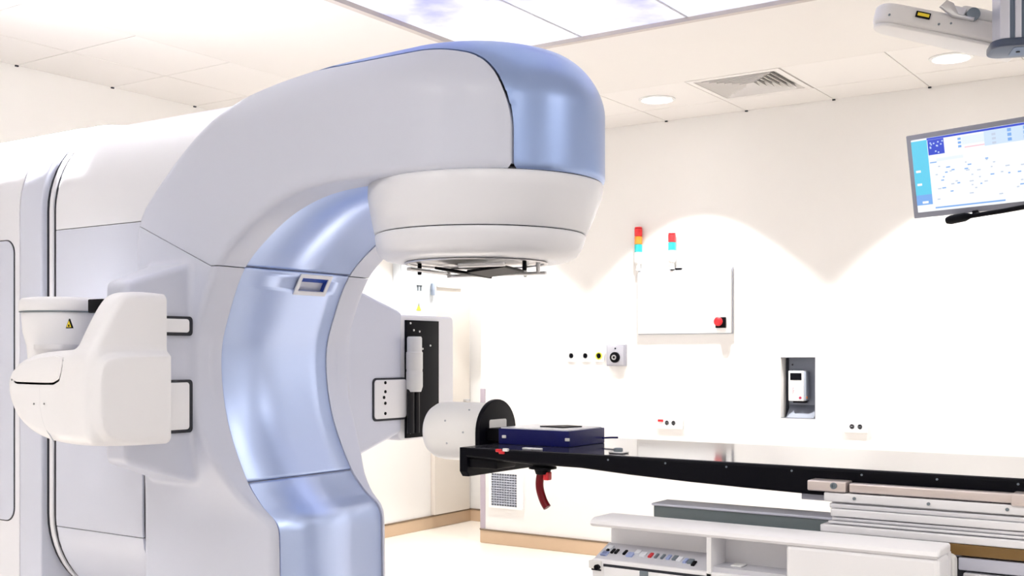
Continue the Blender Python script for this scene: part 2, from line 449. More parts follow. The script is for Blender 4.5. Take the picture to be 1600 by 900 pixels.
# ================================================================== LINEAR ACCELERATOR
YC = 2.68
lin = thing('linear_accelerator', 'large pale grey and blue radiotherapy linear accelerator with C-shaped gantry', 'medical machine', (-3.2, YC, 0))
CCURVE = [(-1.40, 1.936), (-2.10, 1.936), (-2.246, 1.930), (-2.348, 1.912), (-2.44, 1.880), (-2.507, 1.845), (-2.565, 1.806), (-2.618, 1.767), (-2.667, 1.719),
          (-2.706, 1.65), (-2.736, 1.577), (-2.762, 1.51), (-2.772, 1.45), (-2.770, 1.385), (-2.760, 1.31), (-2.742, 1.24), (-2.715, 1.172), (-2.683, 1.11),
          (-2.647, 1.047), (-2.615, 1.012), (-2.585, .983), (-2.560, .966), (-2.535, .950), (-2.518, .925), (-2.512, .89), (-2.508, .45)]
CS = smooth_line(CCURVE, 2)
TOP = [(-1.40, 2.42), (-2.18, 2.36), (-2.33, 2.325), (-2.48, 2.275), (-2.64, 2.20), (-2.79, 2.115), (-2.94, 1.995), (-3.05, 1.885), (-3.05, 1.70)]
PROF = CS + [(-3.02, .45), (-3.02, 1.70)] + smooth_line(TOP, 2)[::-1]
def ccurve_d(X, Z):          # signed distance to the front C surface, negative inside the metal
    return sd_poly(CS+[(-3.6, .45), (-3.6, 2.8), (-1.4, 2.8)], X, Z)
def gantry(X, Y, Z):
    y = Y-YC
    foot = 1-sstep(.93, 1.22, Z)
    wd = .352*(1-foot)+foot*(.262+.084*np.clip((-2.52-X)/.5, 0, 1))
    side = np.hypot(np.maximum(X+1.92, 0), y)-wd
    S = rmax(sd_poly(PROF, X, Z), side, .022)
    top = Z-(2.352-.75*(np.maximum(X+1.95, 0)**2+y*y))
    return rmax(S, top, .11)
def groove(X, Y, Z): return np.maximum(np.abs(Y-YC)-.2385, -(ccurve_d(X, Z)+.016))
def zseam(X): return 1.722+np.maximum(0, -2.69-X)*.42
def rr(X, Y, Z): return rmax(X+1.66, ((Z-2.25)-(np.abs(Y-YC)-.27))*.707, .12)
G = .0013
GN = .0028
def boss(X, Y, Z):
    near = Y < YC
    y = np.abs(Y-YC); o_ = np.maximum(y-.35, 0)
    hz = .325-.30*o_
    b = rmax(np.maximum(X+2.778, -2.985-X+np.where(near, .45, 0)*o_), np.abs(Z-np.where(near, 1.398, 1.385))-hz-np.where(near, .013, 0), .02)
    b = rmax(b, y-np.where(near, .59, .665), .02)
    return np.maximum(b, .30-y)
def f_arm(X, Y, Z): return np.maximum(np.maximum(np.maximum(gantry(X, Y, Z), zseam(X)-Z+G), rr(X, Y, Z)+GN), -groove(X, Y, Z))
def f_head(X, Y, Z): return np.maximum(np.maximum(gantry(X, Y, Z), zseam(X)-Z+G), -rr(X, Y, Z)+GN)
def f_low(X, Y, Z):
    a = np.maximum(gantry(X, Y, Z), Z-zseam(X)+G); a = np.maximum(a, -groove(X, Y, Z))
    return smin(a, boss(X, Y, Z), .022)
nets('arm_cover', f_arm, (-3.1, 2.3, 1.70), (-1.6, 3.06, 2.3), .0085, GREY, lin)
nets('head_cover', f_head, (-2.6, 2.3, 1.9), (-1.5, 3.06, 2.4), .0085, BLUE, lin)
nets('lower_cover', f_low, (-3.1, 1.98, .43), (-2.4, 3.38, 1.9), .0085, GREY, lin)
nets('inner_frame', lambda X, Y, Z: gantry(X, Y, Z)+.020, (-3.1, 2.3, .43), (-1.5, 3.06, 2.4), .022, SEAM, lin)

# drum behind the arm: rounded square covers in three panels, with the stand behind
def dsq(Y, Z, e=0.0): return sd_rr(Y-YC, Z, 0, 1.425, .346+e, .865+e, .342)
def drum(X, Y, Z, x1, k):
    return rmax(rmax(dsq(Y, Z), -3.487-X, .012), X-x1, k)
nets('drum_cover', lambda X, Y, Z: np.maximum(drum(X, Y, Z, -2.66, .16), 1.88-Z+G), (-3.50, 2.3, 1.85), (-2.6, 3.06, 2.32), .011, WHITE, lin)
nets('drum_side_panel', lambda X, Y, Z: np.maximum(np.maximum(drum(X, Y, Z, -3.021, .006), Z-1.88+G), .862-Z+G), (-3.50, 2.3, .84), (-3.0, 3.06, 1.9), .011, GREY, lin)
nets('drum_lower_panel', lambda X, Y, Z: np.maximum(drum(X, Y, Z, -3.021, .006), Z-.862+G), (-3.50, 2.3, .5), (-3.0, 3.06, .88), .011, GREY, lin)
def square_ring(e, n=14): return rrect(YC-.346-e, YC+.346+e, .56-e, 2.29+e, .342+e, n)
MB().prism(square_ring(-.008), -3.56, -3.0, 'x').build('drum_core', SEAM, lin)
MB().prism(square_ring(-.001), -3.524, -3.504, 'x', bev=.003).build('bearing_ring', WHITE, lin)
# stand to the floor
st = [(YC-.362, 0.0), (YC+.362, 0.0)]+[p for p in rrect(YC-.362, YC+.362, -.5, 2.302, .345, 16) if p[1] > 1.0]
MB().prism(st, -5.35, -3.676, 'x', bev=.003).build('stand_housing', WHITE, lin)
MB().prism([(YC+(p[0]-YC)*.996, p[1]*.999) for p in st], -3.6745, -3.546, 'x', bev=.006).build('stand_front_ring', GREY, lin)
# service door on the near flank
sp = rrect(-4.9, -3.700, .86, 1.86, .05)
MB().prism(sp, YC-.3645, YC-.360, 'y').build('service_door_gap', SEAM, lin)
MB().prism(rrect(-4.9, -3.704, .864, 1.856, .046), YC-.3665, YC-.362, 'y').build('service_door', GREY, lin)

# blue band: swept along the C, in three pieces with a grip recess
def sweep(pts, y0, y1, t, name, m, hole=None):
    mb = MB(); P = [np.array(p) for p in pts]; N = []
    for i in range(len(P)):
        d = P[min(i+1, len(P)-1)]-P[max(i-1, 0)]; d = d/np.linalg.norm(d); N.append(np.array([d[1], -d[0]]))
    # inward = into the metal (towards -X for the upright part)
    if N[len(N)//2][0] > 0: N = [-n_ for n_ in N]
    ys = [y0, y1] if hole is None else [y0, hole[0], hole[1], y1]
    grid = [[mb.bm.verts.new((p[0]+n_[0]*.002, y, p[1]+n_[1]*.002)) for y in ys] for p, n_ in zip(P, N)]
    for i in range(len(P)-1):
        for j in range(len(ys)-1):
            if hole is not None and j == 1 and hole[2] < (P[i][1]+P[i+1][1])/2 < hole[3]: continue
            mb.bm.faces.new((grid[i][j], grid[i+1][j], grid[i+1][j+1], grid[i][j+1]))
    bmesh.ops.recalc_face_normals(mb.bm, faces=mb.bm.faces)
    if sum((f.normal.x for f in mb.bm.faces)) < 0: bmesh.ops.reverse_faces(mb.bm, faces=mb.bm.faces)
    o = mb.build(name, m, lin, angle=50)
    md = o.modifiers.new('thick', 'SOLIDIFY'); md.thickness = t; md.offset = -1
    return o
fine = smooth_line(CCURVE, 3)
fine = [tuple(p) for p in fine]
def dens(pts, d=.012):
    out = [np.array(pts[0])]
    for a, b in zip(pts, pts[1:]):
        a, b = np.array(a), np.array(b); k = max(1, int(np.linalg.norm(b-a)/d))
        for i in range(1, k+1): out.append(a+(b-a)*i/k)
    return [tuple(p) for p in out]
fine = dens(fine)
seg = lambda z0, z1: [p for p in fine if z0 <= p[1] <= z1 and p[0] < -1.95]
YB0, YB1 = YC-.235, YC+.235
sweep(seg(1.7224, 1.95), YB0, YB1, .010, 'upper_band', BAND)
HOLE = (2.700, 2.826, 1.664, 1.702)
sweep(seg(1.058, 1.7216), YB0, YB1, .010, 'middle_band', BAND, HOLE)
sweep(seg(.45, 1.0545), YB0+.004, YB1-.004, .010, 'lower_band', BAND)
# grip recess: white rim and blue pocket
zi = lambda z: float(np.interp(z, [p[1] for p in CS][::-1], [p[0] for p in CS][::-1]))
zt, zb = HOLE[3]+.004, HOLE[2]-.004
rim = MB(); pk = MB()
def cp(y, z, o_): return (zi(z)+.92*o_, y, z+.33*o_)
R0 = [(HOLE[0]-.012, zb-.010), (HOLE[1]+.012, zb-.010), (HOLE[1]+.012, zt+.010), (HOLE[0]-.012, zt+.010)]
R1 = [(HOLE[0]+.002, zb+.002), (HOLE[1]-.002, zb+.002), (HOLE[1]-.002, zt-.002), (HOLE[0]+.002, zt-.002)]
for k in range(4):
    a, b, c_, d_ = R0[k], R0[(k+1) % 4], R1[(k+1) % 4], R1[k]
    rim.quad(cp(*a, .002), cp(*b, .002), cp(*c_, .004), cp(*d_, .004))
    pk.quad(cp(*d_, .003), cp(*c_, .003), cp(*c_, -.05), cp(*d_, -.05))
pk.quad(*[cp(*p, -.05) for p in R1])
o = rim.build('grip_rim', WHITE, lin, smooth=False); md = o.modifiers.new('t', 'SOLIDIFY'); md.thickness = .004
pk.build('grip_pocket', BLUEP, lin, smooth=False)

# treatment head: two collars and the accessory mount
hx, hy = -1.912, YC
def skw(prof): return [((z-1.936)*.10, (z-1.936)*.05) for r, z in prof]
p1 = [(.325, 1.940), (.338, 1.939), (.3415, 1.933), (.339, 1.90), (.322, 1.84), (.309, 1.800), (.306, 1.7975), (.295, 1.797)]
MB().lathe(p1, (hx, hy, 0), n=96, skew=skw(p1)).build('upper_collar', WHITE, lin, angle=60)
p2 = [(.295, 1.795), (.304, 1.7945), (.3065, 1.791), (.302, 1.770), (.296, 1.750), (.286, 1.735), (.268, 1.724), (.238, 1.7195), (.206, 1.7185), (.200, 1.722), (.195, 1.75)]
MB().lathe(p2[:-1], (hx, hy, 0), n=96, skew=skw(p2[:-1])).build('lower_collar', WHITE, lin, angle=60)
p3 = [(.337, 1.9445), (.337, 1.9390)]
MB().lathe(p3, (hx, hy, 0), n=96).build('collar_seam', SEAM, lin)
MB().lathe([(.3, 1.797), (.3, 1.794)], (hx-.013, hy-.007, 0), n=96).build('collar_seam', SEAM, lin)
hcx, hcy = hx-.026, hy-.013
CAV = mat('cavity_brown', (.22, .18, .16), .4, metal=.4)
cav = MB().lathe([(.199, 1.722), (.197, 1.762), (0, 1.762)], (hcx, hcy, 0), n=56).build('ring_cavity', CAV, lin, angle=50)
MB().lathe([(.205, 1.7195), (.209, 1.716), (.206, 1.713), (.200, 1.713), (.197, 1.716), (.199, 1.722)], (hcx, hcy, 0), n=64).build('accessory_ring', STEEL, lin, angle=50)
RT = Matrix.Translation((hcx, hcy, 0)) @ Matrix.Rotation(math.radians(8), 4, 'Z')
for (a_, b_) in (((-.165, .122, 1.688), (.165, .138, 1.698)), ((-.165, -.120, 1.694), (-.149, .122, 1.704)), ((.02, -.150, 1.694), (.165, -.136, 1.706)), ((-.14, .02, 1.706), (.02, .034, 1.713))):
    r1 = MB().box(a_, b_, bev=.003); bmesh.ops.transform(r1.bm, matrix=RT, verts=r1.bm.verts); r1.build('accessory_rail', STEEL, lin)
for (dx_, tl_) in ((-.045, .16), (.07, -.12)):
    MB().box((hcx+dx_-.055, hcy-.10, 1.688), (hcx+dx_+.055, hcy+.10, 1.696), Matrix.Rotation(.3, 3, 'Z') @ Matrix.Rotation(tl_, 3, 'Y'), bev=.002).build('shutter_plate', BLACK, lin, smooth=False)
for a, r_ in ((14, .19), (75, .19), (153, .185), (205, .17), (-12, .20)):
    px_, py_ = hcx+r_*math.cos(math.radians(a)), hcy+r_*math.sin(math.radians(a))
    MB().lathe([(.006, 1.722), (.006, 1.688), (.004, 1.686), (0, 1.686)], (px_, py_, 0), n=10).build('latch_pin', BLACK if a in (-12, 205) else STEEL, lin)
for (an_, m_) in ((112, BLACK), (98, BLACK), (93, LEDG), (78, PALE), (72, RED), (60, BLACK)):
    c_, s_ = math.cos(math.radians(an_)), math.sin(math.radians(an_))
    MB().box((hcx+.186*c_-.007, hcy+.192*s_-.005, 1.726), (hcx+.186*c_+.007, hcy+.192*s_+.005, 1.742)).build('indicator', m_, cav, smooth=False)

# imaging arm on the near flank
YA = 1.87
def q(u, v, Y=YA): p = on_y(u, v, Y); return (float(p[0]), float(p[2]))
XS = -2.62                                   # room-side face of the shell
def qx(u, v, X): p = on_x(u, v, X); return (float(p[1]), float(p[2]))
sil = smooth_loop([qx(*p, XS) for p in [(268, 459), (232, 455), (202, 456), (186, 476), (164, 520), (149, 556), (146, 610), (148, 662), (160, 688), (190, 694), (268, 690)]]+[(2.125, 1.25)], 1)
sil = [(2.16, 1.615)]+[p for p in smooth_line([qx(*p, XS) for p in [(268, 459), (232, 455), (202, 456), (186, 476), (164, 520), (149, 556), (146, 610), (148, 662), (160, 690), (190, 696), (268, 692)]], 2)]+[(2.16, 1.215)]
low_panel = smooth_loop([qx(*p, XS) for p in [(330, 552), (250, 552), (180, 553), (158, 562), (152, 590), (152, 640), (156, 676), (180, 694), (330, 720)]], 2)
lobe = smooth_loop([q(*p) for p in [(230, 548), (122, 545), (88, 547), (46, 552), (20, 566), (7, 592), (9, 622), (22, 656), (50, 682), (90, 695), (150, 699), (230, 698)]], 2)
def f_shell(X, Y, Z):
    pan = sstep(.010, -.012, sd_poly(low_panel, Y, Z))
    A = rmax(rmax(sd_poly(sil, Y, Z), X-XS-.018*pan+.018, .022), -2.745-X, .05)
    B = rmax(rmax(sd_poly(lobe, X, Z), YA-.002-Y, .035), X-XS-.018*pan+.018, .022)
    s = smin(A, np.maximum(B, Y-2.11), .02)
    return np.maximum(s, Y-2.122)
sh = nets('imaging_arm_shell', f_shell, (-3.2, YA-.03, 1.1), (-2.55, 2.15, 1.70), .007, SHELL, lin)
# lid on the left lower lobe, seam and two screws
lid = smooth_loop([q(*p, YA-.004) for p in [(14, 596), (22, 575), (48, 560), (98, 553), (96, 575), (90, 598), (60, 598)]], 1)
MB().prism([(x-.0, z-.006) for x, z in lid], YA-.002, YA+.05, 'y').build('lid_gap', DARKALU, sh)
MB().prism(lid, YA-.006, YA+.05, 'y', bev=.004).build('shell_lid', SHELL, sh)
seamp = smooth_line([q(*p, YA-.001) for p in [(62, 606), (63, 640), (70, 668), (84, 690)]], 2)
MB().tube([(x, YA-.0005, z) for x, z in seamp], .0016, 6).build('shell_seam', EDGE, sh)
for u_ in (54, 70):
    x, z = q(u_, 631, YA); MB().lathe([(.0032, -.002), (.0032, .004)], (x, YA, z), 'y', 10).build('screw', DARKALU, sh)
# elbow joint: upright drum with a cap, warning triangle
YEL = 2.09
ex, ez0 = q(98, 545, YEL)
_, ez1 = q(98, 466, YEL); _, ezm = q(98, 488, YEL)
ew = .122
el = MB().lathe([(ew*.80, ez0-.05), (ew*.84, ez0+.01), (ew*.93, ez0+.05), (ew*.97, ezm-.004), (ew*.95, ezm)], (ex, YEL, 0), n=56).build('elbow_joint', SHELL, lin, angle=60)
MB().lathe([(ew*1.0, ezm), (ew*1.03, ezm+.006), (ew*1.02, ez1-.012), (ew*.95, ez1-.003), (ew*.8, ez1), (0, ez1+.001)], (ex, YEL, 0), n=56).build('elbow_cap', SHELL, el, angle=60)
MB().lathe([(ew*.96, ezm-.003), (ew*1.012, ezm-.002), (ew*1.012, ezm+.001), (ew*.96, ezm+.002)], (ex, YEL, 0), n=56).build('cap_gap', DARKALU, el)
bx, bz = q(153, 477, 2.04); MB().box((bx-.035, 2.03, bz-.022), (bx+.03, 2.12, bz+.018), bev=.004).build('connector', BLACK, el)
def warn_triangle(c, s, nrm_y, name, parent, rx=None):
    """yellow triangle with black border and a small dark mark, on a face looking along -y"""
    T = lambda k: [(c[0]-k, c[2]-k*.58), (c[0]+k, c[2]-k*.58), (c[0], c[2]+k*1.15)]
    o = MB().prism(T(s), c[1]-.0015, c[1]+.002, 'y').build(name, BLACK, parent, smooth=False)
    MB().prism(T(s*.66), c[1]-.0025, c[1]+.001, 'y').build('yellow_field', YELLOW, o if parent is lin else parent, smooth=False)
    MB().prism([(c[0]-s*.22, c[2]-s*.28), (c[0]+s*.26, c[2]-s*.28), (c[0]+s*.16, c[2]+s*.12), (c[0]-s*.12, c[2]+s*.12)], c[1]-.0032, c[1]+.001, 'y').build('mark', BLACK, o if parent is lin else parent, smooth=False)
tx, tz = q(111, 508, YEL-ew*.97); warn_triangle((tx, YEL-ew*1.01, tz), .016, -1, 'warning_label', lin)
MB().lathe([(ew*.55, ez0-.002), (ew*.55, ez0+.012)], (ex+.05, YEL-.05, 0), n=30).build('elbow_collar', ALU, lin)
# drawers with dark gaps on the room-side face of the near arm mount
XM = -2.777
def near_drawer(u, v0, v1, name):
    y1, z1 = qx(u, v0, XM); _, z0 = qx(u, v1, XM)
    o = MB().prism(rrect(2.06, y1, z0, z1, .012), XM-.03, XM+.012, 'x').build(name+'_gap', SEAM, lin)
    MB().prism(rrect(2.05, y1-.014, z0+.010, z1-.008, .010), XM-.02, XM+.015, 'x', bev=.002).build(name, SHELL, lin)
near_drawer(297, 593, 675, 'mount_drawer')
near_drawer(297, 495, 525, 'mount_cover')

# imaging arm on the far flank: control drawer, black tray with tube
XF = -2.777
y0, z1 = qx(582, 591, XF); y1, z0 = qx(634, 655, XF)
MB().prism(rrect(y0, y1, z0, z1, .018), XF-.01, XF+.003, 'x').build('drawer_gap', SEAM, lin)
dr = MB().prism(rrect(y0+.007, y1, z0+.008, z1-.007, .014), XF-.01, XF+.006, 'x', bev=.002).build('control_drawer', SHELL, lin)
for k, v_ in enumerate((598, 612, 621, 630, 646)):
    y, z = qx(600 if k != 2 else 598, v_, XF); MB().lathe([(.006, .0), (.006, .008), (0, .008)], (XF, y, z), 'x', 12).build('button', BLACK, dr)
XT_ = -2.777
yl, zt_ = qx(635, 500, XT_); yr, zb_ = qx(686, 680, XT_); yw, _ = qx(712, 500, XT_)
fs_ = MB().prism(rrect(yl-.03, yw, zb_-.01, zt_+.02, .02), -2.95, -2.786, 'x', bev=.01).build('imaging_arm_shell', SHELL, lin)
MB().box((-2.79, yl, zb_), (-2.777, yr, zt_), bev=.002).build('tray_plate', CARBON, fs_)
cyy, cz1 = qx(648, 526, -2.75); _, cz0 = qx(648, 612, -2.75)
rr_ = .032
MB().lathe([(rr_*.8, cz0), (rr_, cz0+.02), (rr_, cz0+.075), (rr_*.96, cz0+.078), (rr_*.96, cz0+.085), (rr_, cz0+.088), (rr_, cz0+.15), (rr_*.9, cz0+.154), (rr_*.9, cz1-.006), (rr_*.8, cz1), (0, cz1)], (-2.748, cyy-.004, 0), n=28).build('tube_housing', PALE, fs_)
MB().lathe([(.014, zb_+.02), (.014, cz0+.01)], (-2.755, cyy-.018, 0), n=14).lathe([(.012, zb_+.02), (.012, cz0+.01)], (-2.755, cyy+.018, 0), n=14).build('support_rods', mat('rod_black', (.012, .012, .015), .3, spec=.2), fs_)
for (v_, u_) in ((505, 641), (516, 646), (518, 655), (676, 641), (540, 672), (545, 660)):
    y, z = qx(u_, v_, -2.776); MB().lathe([(.004, 0), (.004, .004), (0, .004)], (-2.777, y, z), 'x', 8).build('screw', STEEL, fs_)

# ================================================================== TREATMENT COUCH
YT0, YT1, ZT = 2.42, 2.94, 1.204
co = thing('treatment_couch', 'patient treatment couch with black carbon tabletop on a white carriage', 'couch', (-.2, 2.7, 0))
under = [(-1.80, 1.178), (-1.58, 1.170), (-1.44, 1.169), (-1.30, 1.160), (-1.15, 1.153), (-1.0, 1.148), (-.85, 1.144), (.75, 1.144)]
prof = [(-1.80, ZT)]+under+[(.75, ZT)]
tb = MB().prism(prof, YT0, YT1, 'y').build('tabletop', CARBON, co, smooth=False, bevel=.006, bseg=3)
MB().box((-1.78, YT0+.008, ZT-.001), (.74, YT1-.008, ZT+.0012)).build('tabletop_skin', GLOSS, co, smooth=False)
# row of index studs along the near edge
for k in range(12):
    x = -1.36+.155*k
    MB().lathe([(.0025, 0), (.0025, -.0015), (0, -.0015)], (x, YT0, ZT-.010), 'y', 8).build('index_stud', DARKALU, tb)
# end bracket under the head end
MB().prism([(YT0, ZT), (YT0, 1.140), (YT0+.012, 1.126), (YT1-.012, 1.126), (YT1, 1.140), (YT1, ZT)], -1.815, -1.790, 'x', bev=.003).build('end_bracket', CARBON, co, smooth=False)
MB().box((-1.79, YT0+.01, 1.150), (-1.70, YT0+.10, 1.18), bev=.004).build('bracket_clip', BLACK, co)
for (u_, v_, m_) in ((784, 707, RED), (790, 703, PALE), (779, 704, RED)):
    x, z = q(u_, v_, YT0-.002); MB().box((x-.008, YT0-.006, z-.004), (x+.008, YT0+.004, z+.004), bev=.002).build('clip_mark', m_, co)
for (u_, v_) in ((824, 700), (838, 702)):
    x, z = q(u_, v_, YT0+.03); MB().box((x-.014, YT0+.025, ZT+.001), (x+.014, YT0+.04, ZT+.006), bev=.002).build('lock_bar', ALU, co)
# accessory rail, slide block with ribs, frame
YR0 = 2.375
xr, zr1 = q(1262, 751, YR0); _, zr0 = q(1262, 765, YR0); x2, _ = q(1322, 755, YR0)
MB().box((xr, YR0-.004, zr0-.001), (x2, YT0-.001, zr1+.002), bev=.003).build('rail_bracket', STEELW, co)
MB().box((x2+.006, YR0, zr0), (.70, YR0+.025, zr1), bev=.003).build('accessory_rail', STEELW, co)
x, z = q(1303, 759, YR0-.004); MB().lathe([(.007, 0), (.007, -.005), (.004, -.005), (.004, -.001), (0, -.001)], (x, YR0-.004, z), 'y', 14).build('rail_screw', DARKALU, co)
MB().box((x2+.006, YR0+.025, zr0+.005), (.70, YT0-.001, zr1-.004)).build('rail_spacer', SEAM, co, smooth=False)
x3, _ = q(1580, 765, YR0); MB().box((x3, YR0-.006, zr0-.004), (x3+.06, YT0-.001, zr1+.001), bev=.003).build('rail_bracket', STEELW, co)
xl0, _ = q(1252, 765, YT0+.02); MB().box((xl0, YT0+.02, 1.130), (xr+.12, YT0+.30, 1.1435), bev=.002).build('under_plate', LAV, co)
YS = 2.375
xs0, zs1 = q(1287, 769, YS); _, zs0 = q(1287, 830, YS)
ZS1 = 1.1435
ZS1 = zs1
sl = MB().box((xs0+.012, YS+.020, zs0), (.68, YT1+.02, 1.1435)).build('slide_core', COUCHW, co, smooth=False)
hts = [(.0, .019, 0.0, 0.0), (.023, .033, .006, .010), (.034, .050, .001, .014), (.052, .059, .006, .016), (.060, .066, .002, .008), (.068, zs1-zs0, -.006, -.006)]
for (a, b, dy, dx_) in hts:
    MB().box((xs0+dx_, YS+dy, zs1-b), (.69, YT0-.002, zs1-a), bev=.0025).build('slide_profile', COUCHW if dy <= .001 else ALU, co)
for u_ in (1335, 1451, 1574):
    x, _ = q(u_, 777, YS); MB().lathe([(.0035, 0), (.0035, -.003), (0, -.003)], (x, YS, zs1-.009), 'y', 8).build('slide_screw', DARKALU, co)
xf0, zf1 = q(1021, 787, YT0); ZF1 = zf1
MB().box((xf0, YT0, ZF1-.032), (.66, YT0+.075, ZF1), bev=.003).build('lower_rail', GREENGREY, co)
MB().box((xf0-.004, YT0-.004, ZF1-.004), (.66, YT0+.08, ZF1+.002), bev=.002).build('lower_rail_top', LAV, co)
MB().box((xf0+.03, YT0-.012, ZF1-.055), (.66, YT0+.05, ZF1-.032), bev=.002).build('lower_rail_foot', LAV, co)
# side pod with control shelf
YB = 2.20
ZP = 1.086
xa, _ = q(922, 812, YB); xe, _ = q(1468, 846, YB)
_, zl0 = q(922, 822, YB)
lip = MB().prism([(YB+.012, ZP), (YB-.002, ZP-.006), (YB-.006, ZP-.013), (YB-.001, ZP-.019), (YB+.09, ZP-.019), (YB+.09, ZP)], xa, xe, 'x', bev=.006).build('pod_lip', COUCHW, co)
xd0, _ = q(1104, 850, YB); xd1, _ = q(1111, 850, YB); xo1, _ = q(1227, 850, YB)
zsh = q(925, 860, YB)[1]; zob = q(1115, 887, YB)[1]
body = MB()
body.box((xa+.012, YB+.075, .62), (xe, YB+.09, ZP-.016))                       # back
body.box((xa+.004, YB, .62), (xo1, YB+.08, zsh-.018), bev=.004)              # below the shelf
body.box((xd0, YB, zsh-.03), (xd1, YB+.08, ZP-.017))                          # divider
body.box((xo1, YB, .62), (xe-.0, YB+.08, ZP-.017), bev=.010)                   # closed right end
body.build('pod_body', COUCHW, co, smooth=False)
shf = MB().prism([(YB+.004, zsh-.020), (YB+.076, zsh+.008), (YB+.076, zsh-.03), (YB+.004, zsh-.03)], xa+.006, xd0, 'x').build('control_shelf', COUCHS, co, smooth=False)
rnd = random.Random(7)
def onshelf(x, t): return (x, YB+.010+.062*t, zsh-.0185+.0250*t)
def key(x, t, sx, sy, m_, hgt=.004):
    c = onshelf(x, t); rot = Matrix.Rotation(math.atan2(.032, .096), 3, 'X')
    MB().box((c[0]-sx, c[1]-sy, c[2]-.002), (c[0]+sx, c[1]+sy, c[2]+hgt), rot, bev=.0008).build('control_key', m_, shf, smooth=False)
KEYB = mat('key_blue_grey', (.35, .42, .70), .4); KEYW = mat('key_white', (.82, .84, .90), .4)
for u_, t_, s_, m_ in ((930, .3, .008, KEYB), (938, .7, .006, KEYW), (945, .3, .006, KEYB), (951, .6, .003, BLACK), (961, .5, .003, BLACK), (967, .5, .003, BLACK), (980, .5, .003, BLACK), (990, .4, .008, KEYB),
                       (998, .6, .006, KEYW), (1008, .5, .007, KEYW), (1020, .5, .004, RED), (1029, .5, .003, DARKALU), (1039, .5, .003, DARKALU), (1048, .5, .004, KEYB), (1058, .5, .005, DARKALU), (1066, .45, .006, KEYW), (1076, .4, .004, KEYB), (1084, .4, .006, DARKALU), (1091, .3, .004, BLACK)):
    key(max(q(u_, 860, YB+.05)[0], xa+.022), t_, s_, .009, m_)
MB().box((xd0-.030, YB+.068, zsh-.004), (xd0-.001, YB+.075, zsh+.030)).build('shelf_end_plate', COUCHW, co, smooth=False)
x, z = xd0-.012, zsh+.012
cv = MB().prism([(x+.008, z+.016), (x+.012, z+.012), (x-.001, z), (x+.012, z-.012), (x+.008, z-.016), (x-.010, z)], YB+.065, YB+.067, 'y').build('red_chevron', RED, co, smooth=False)
MB().box((xd1, YB+.01, zob-.03), (xo1, YB+.075, zob)).build('pocket_floor', COUCHS, co, smooth=False)
MB().box((xd1+.03, YB+.03, zob), (xd1+.055, YB+.06, zob+.004), bev=.002).build('pocket_card', PALE, co, smooth=False)
# drawer under the pod
xw0, zw = q(943, 880, YB); xw1, _ = q(1420, 915, YB)
MB().box((xw0, YB-.002, .70), (xw1, YB+.02, zw-.006), bev=.003).build('pod_drawer', COUCHW, co)
MB().box((xw0, YB-.001, zw-.007), (xw1, YB+.01, zw-.001)).build('drawer_gap', SEAM, co, smooth=False)
MB().box((xw0-.035, YB-.008, zw-.013), (xw0-.004, YB+.002, zw+.005), bev=.003).build('drawer_catch', PALE, co)
MB().lathe([(.006, 0), (.006, -.012), (0, -.012)], (xw0-.010, YB-.004, zw-.008), 'y', 12).build('catch_knob', BLACK, co)
MB().box((xa+.004, YB-.001, zw-.018), (xw0-.006, YB+.01, zw-.0145)).build('drawer_gap', SEAM, co, smooth=False)
xk, _ = q(1007, 893, YB); MB().box((xk-.010, YB-.006, zw-.022), (xk+.010, YB, zw-.006), bev=.002).build('drawer_latch', DARKALU, co)
# right-hand recess beyond the pod: bronze strip, trays, bellows
YR2 = 2.37
x4, z4 = q(1480, 849, YR2)
MB().box((x4, YR2, z4-.022), (.66, YT0+.1, zs0-.001), bev=.002).build('bronze_strip', BRONZE, co, smooth=False)
MB().box((x4-.02, YR2+.04, .62), (.66, YT1, z4-.023)).build('dark_bay', mat('bay_dark', (.02, .022, .03), .5), co, smooth=False)
MB().box((x4+.02, YR2+.004, z4-.052), (.66, YR2+.05, z4-.026), bev=.003).build('bay_rail', LAV, co)
MB().box((x4+.03, YR2, z4-.078), (.66, YR2+.05, z4-.056), bev=.003).build('bay_rail', ALU, co)
# pedestal and turntable (below the frame)
MB().box((-1.15, 2.24, .16), (.45, 3.02, .66), bev=.03).build('pedestal', COUCHW, co)
MB().lathe([(.0, .0), (1.05, 0.0), (1.05, .012), (1.03, .016), (0, .016)], (-.35, YC, 0), n=72).build('turntable', COUCHS, co)
MB().box((-.9, 2.42, .01), (.3, 2.94, .17)).build('pedestal_foot', DARKALU, co, smooth=False)
MB().box((-.80, YT0+.06, .60), (.6, YT1-.03, 1.03)).build('lift_column', COUCHW, co, smooth=False)

# hand pendant hanging at the pod end
hp = thing('hand_pendant', 'white hand pendant with a blue panel hung at the couch pod end', 'remote control', (-.53, 2.31, .95))
YPD = 2.31
pxa, pza = q(1482, 866, YPD)
MB().prism(rrect(pxa-.013, pxa+.013, .86, pza, .012), YPD-.012, YPD+.02, 'y', bev=.005).build('body', PALE, hp)
MB().prism(rrect(pxa-.003, pxa+.006, pza-.052, pza-.018, .003), YPD-.014, YPD-.010, 'y').build('key_panel', mat('key_panel_blue', (.12, .28, .75), .4), hp, smooth=False)
MB().tube([(pxa-.030, YPD, pza-.004), (pxa-.022, YPD-.004, pza-.03), (pxa-.012, YPD-.006, pza-.055)], .004, 8).build('hanger_loop', PALE, hp)
MB().box((pxa-.040, YPD-.019, .90), (pxa-.028, YPD+.01, pza+.0), bev=.003).build('hanger_post', ALU, hp)

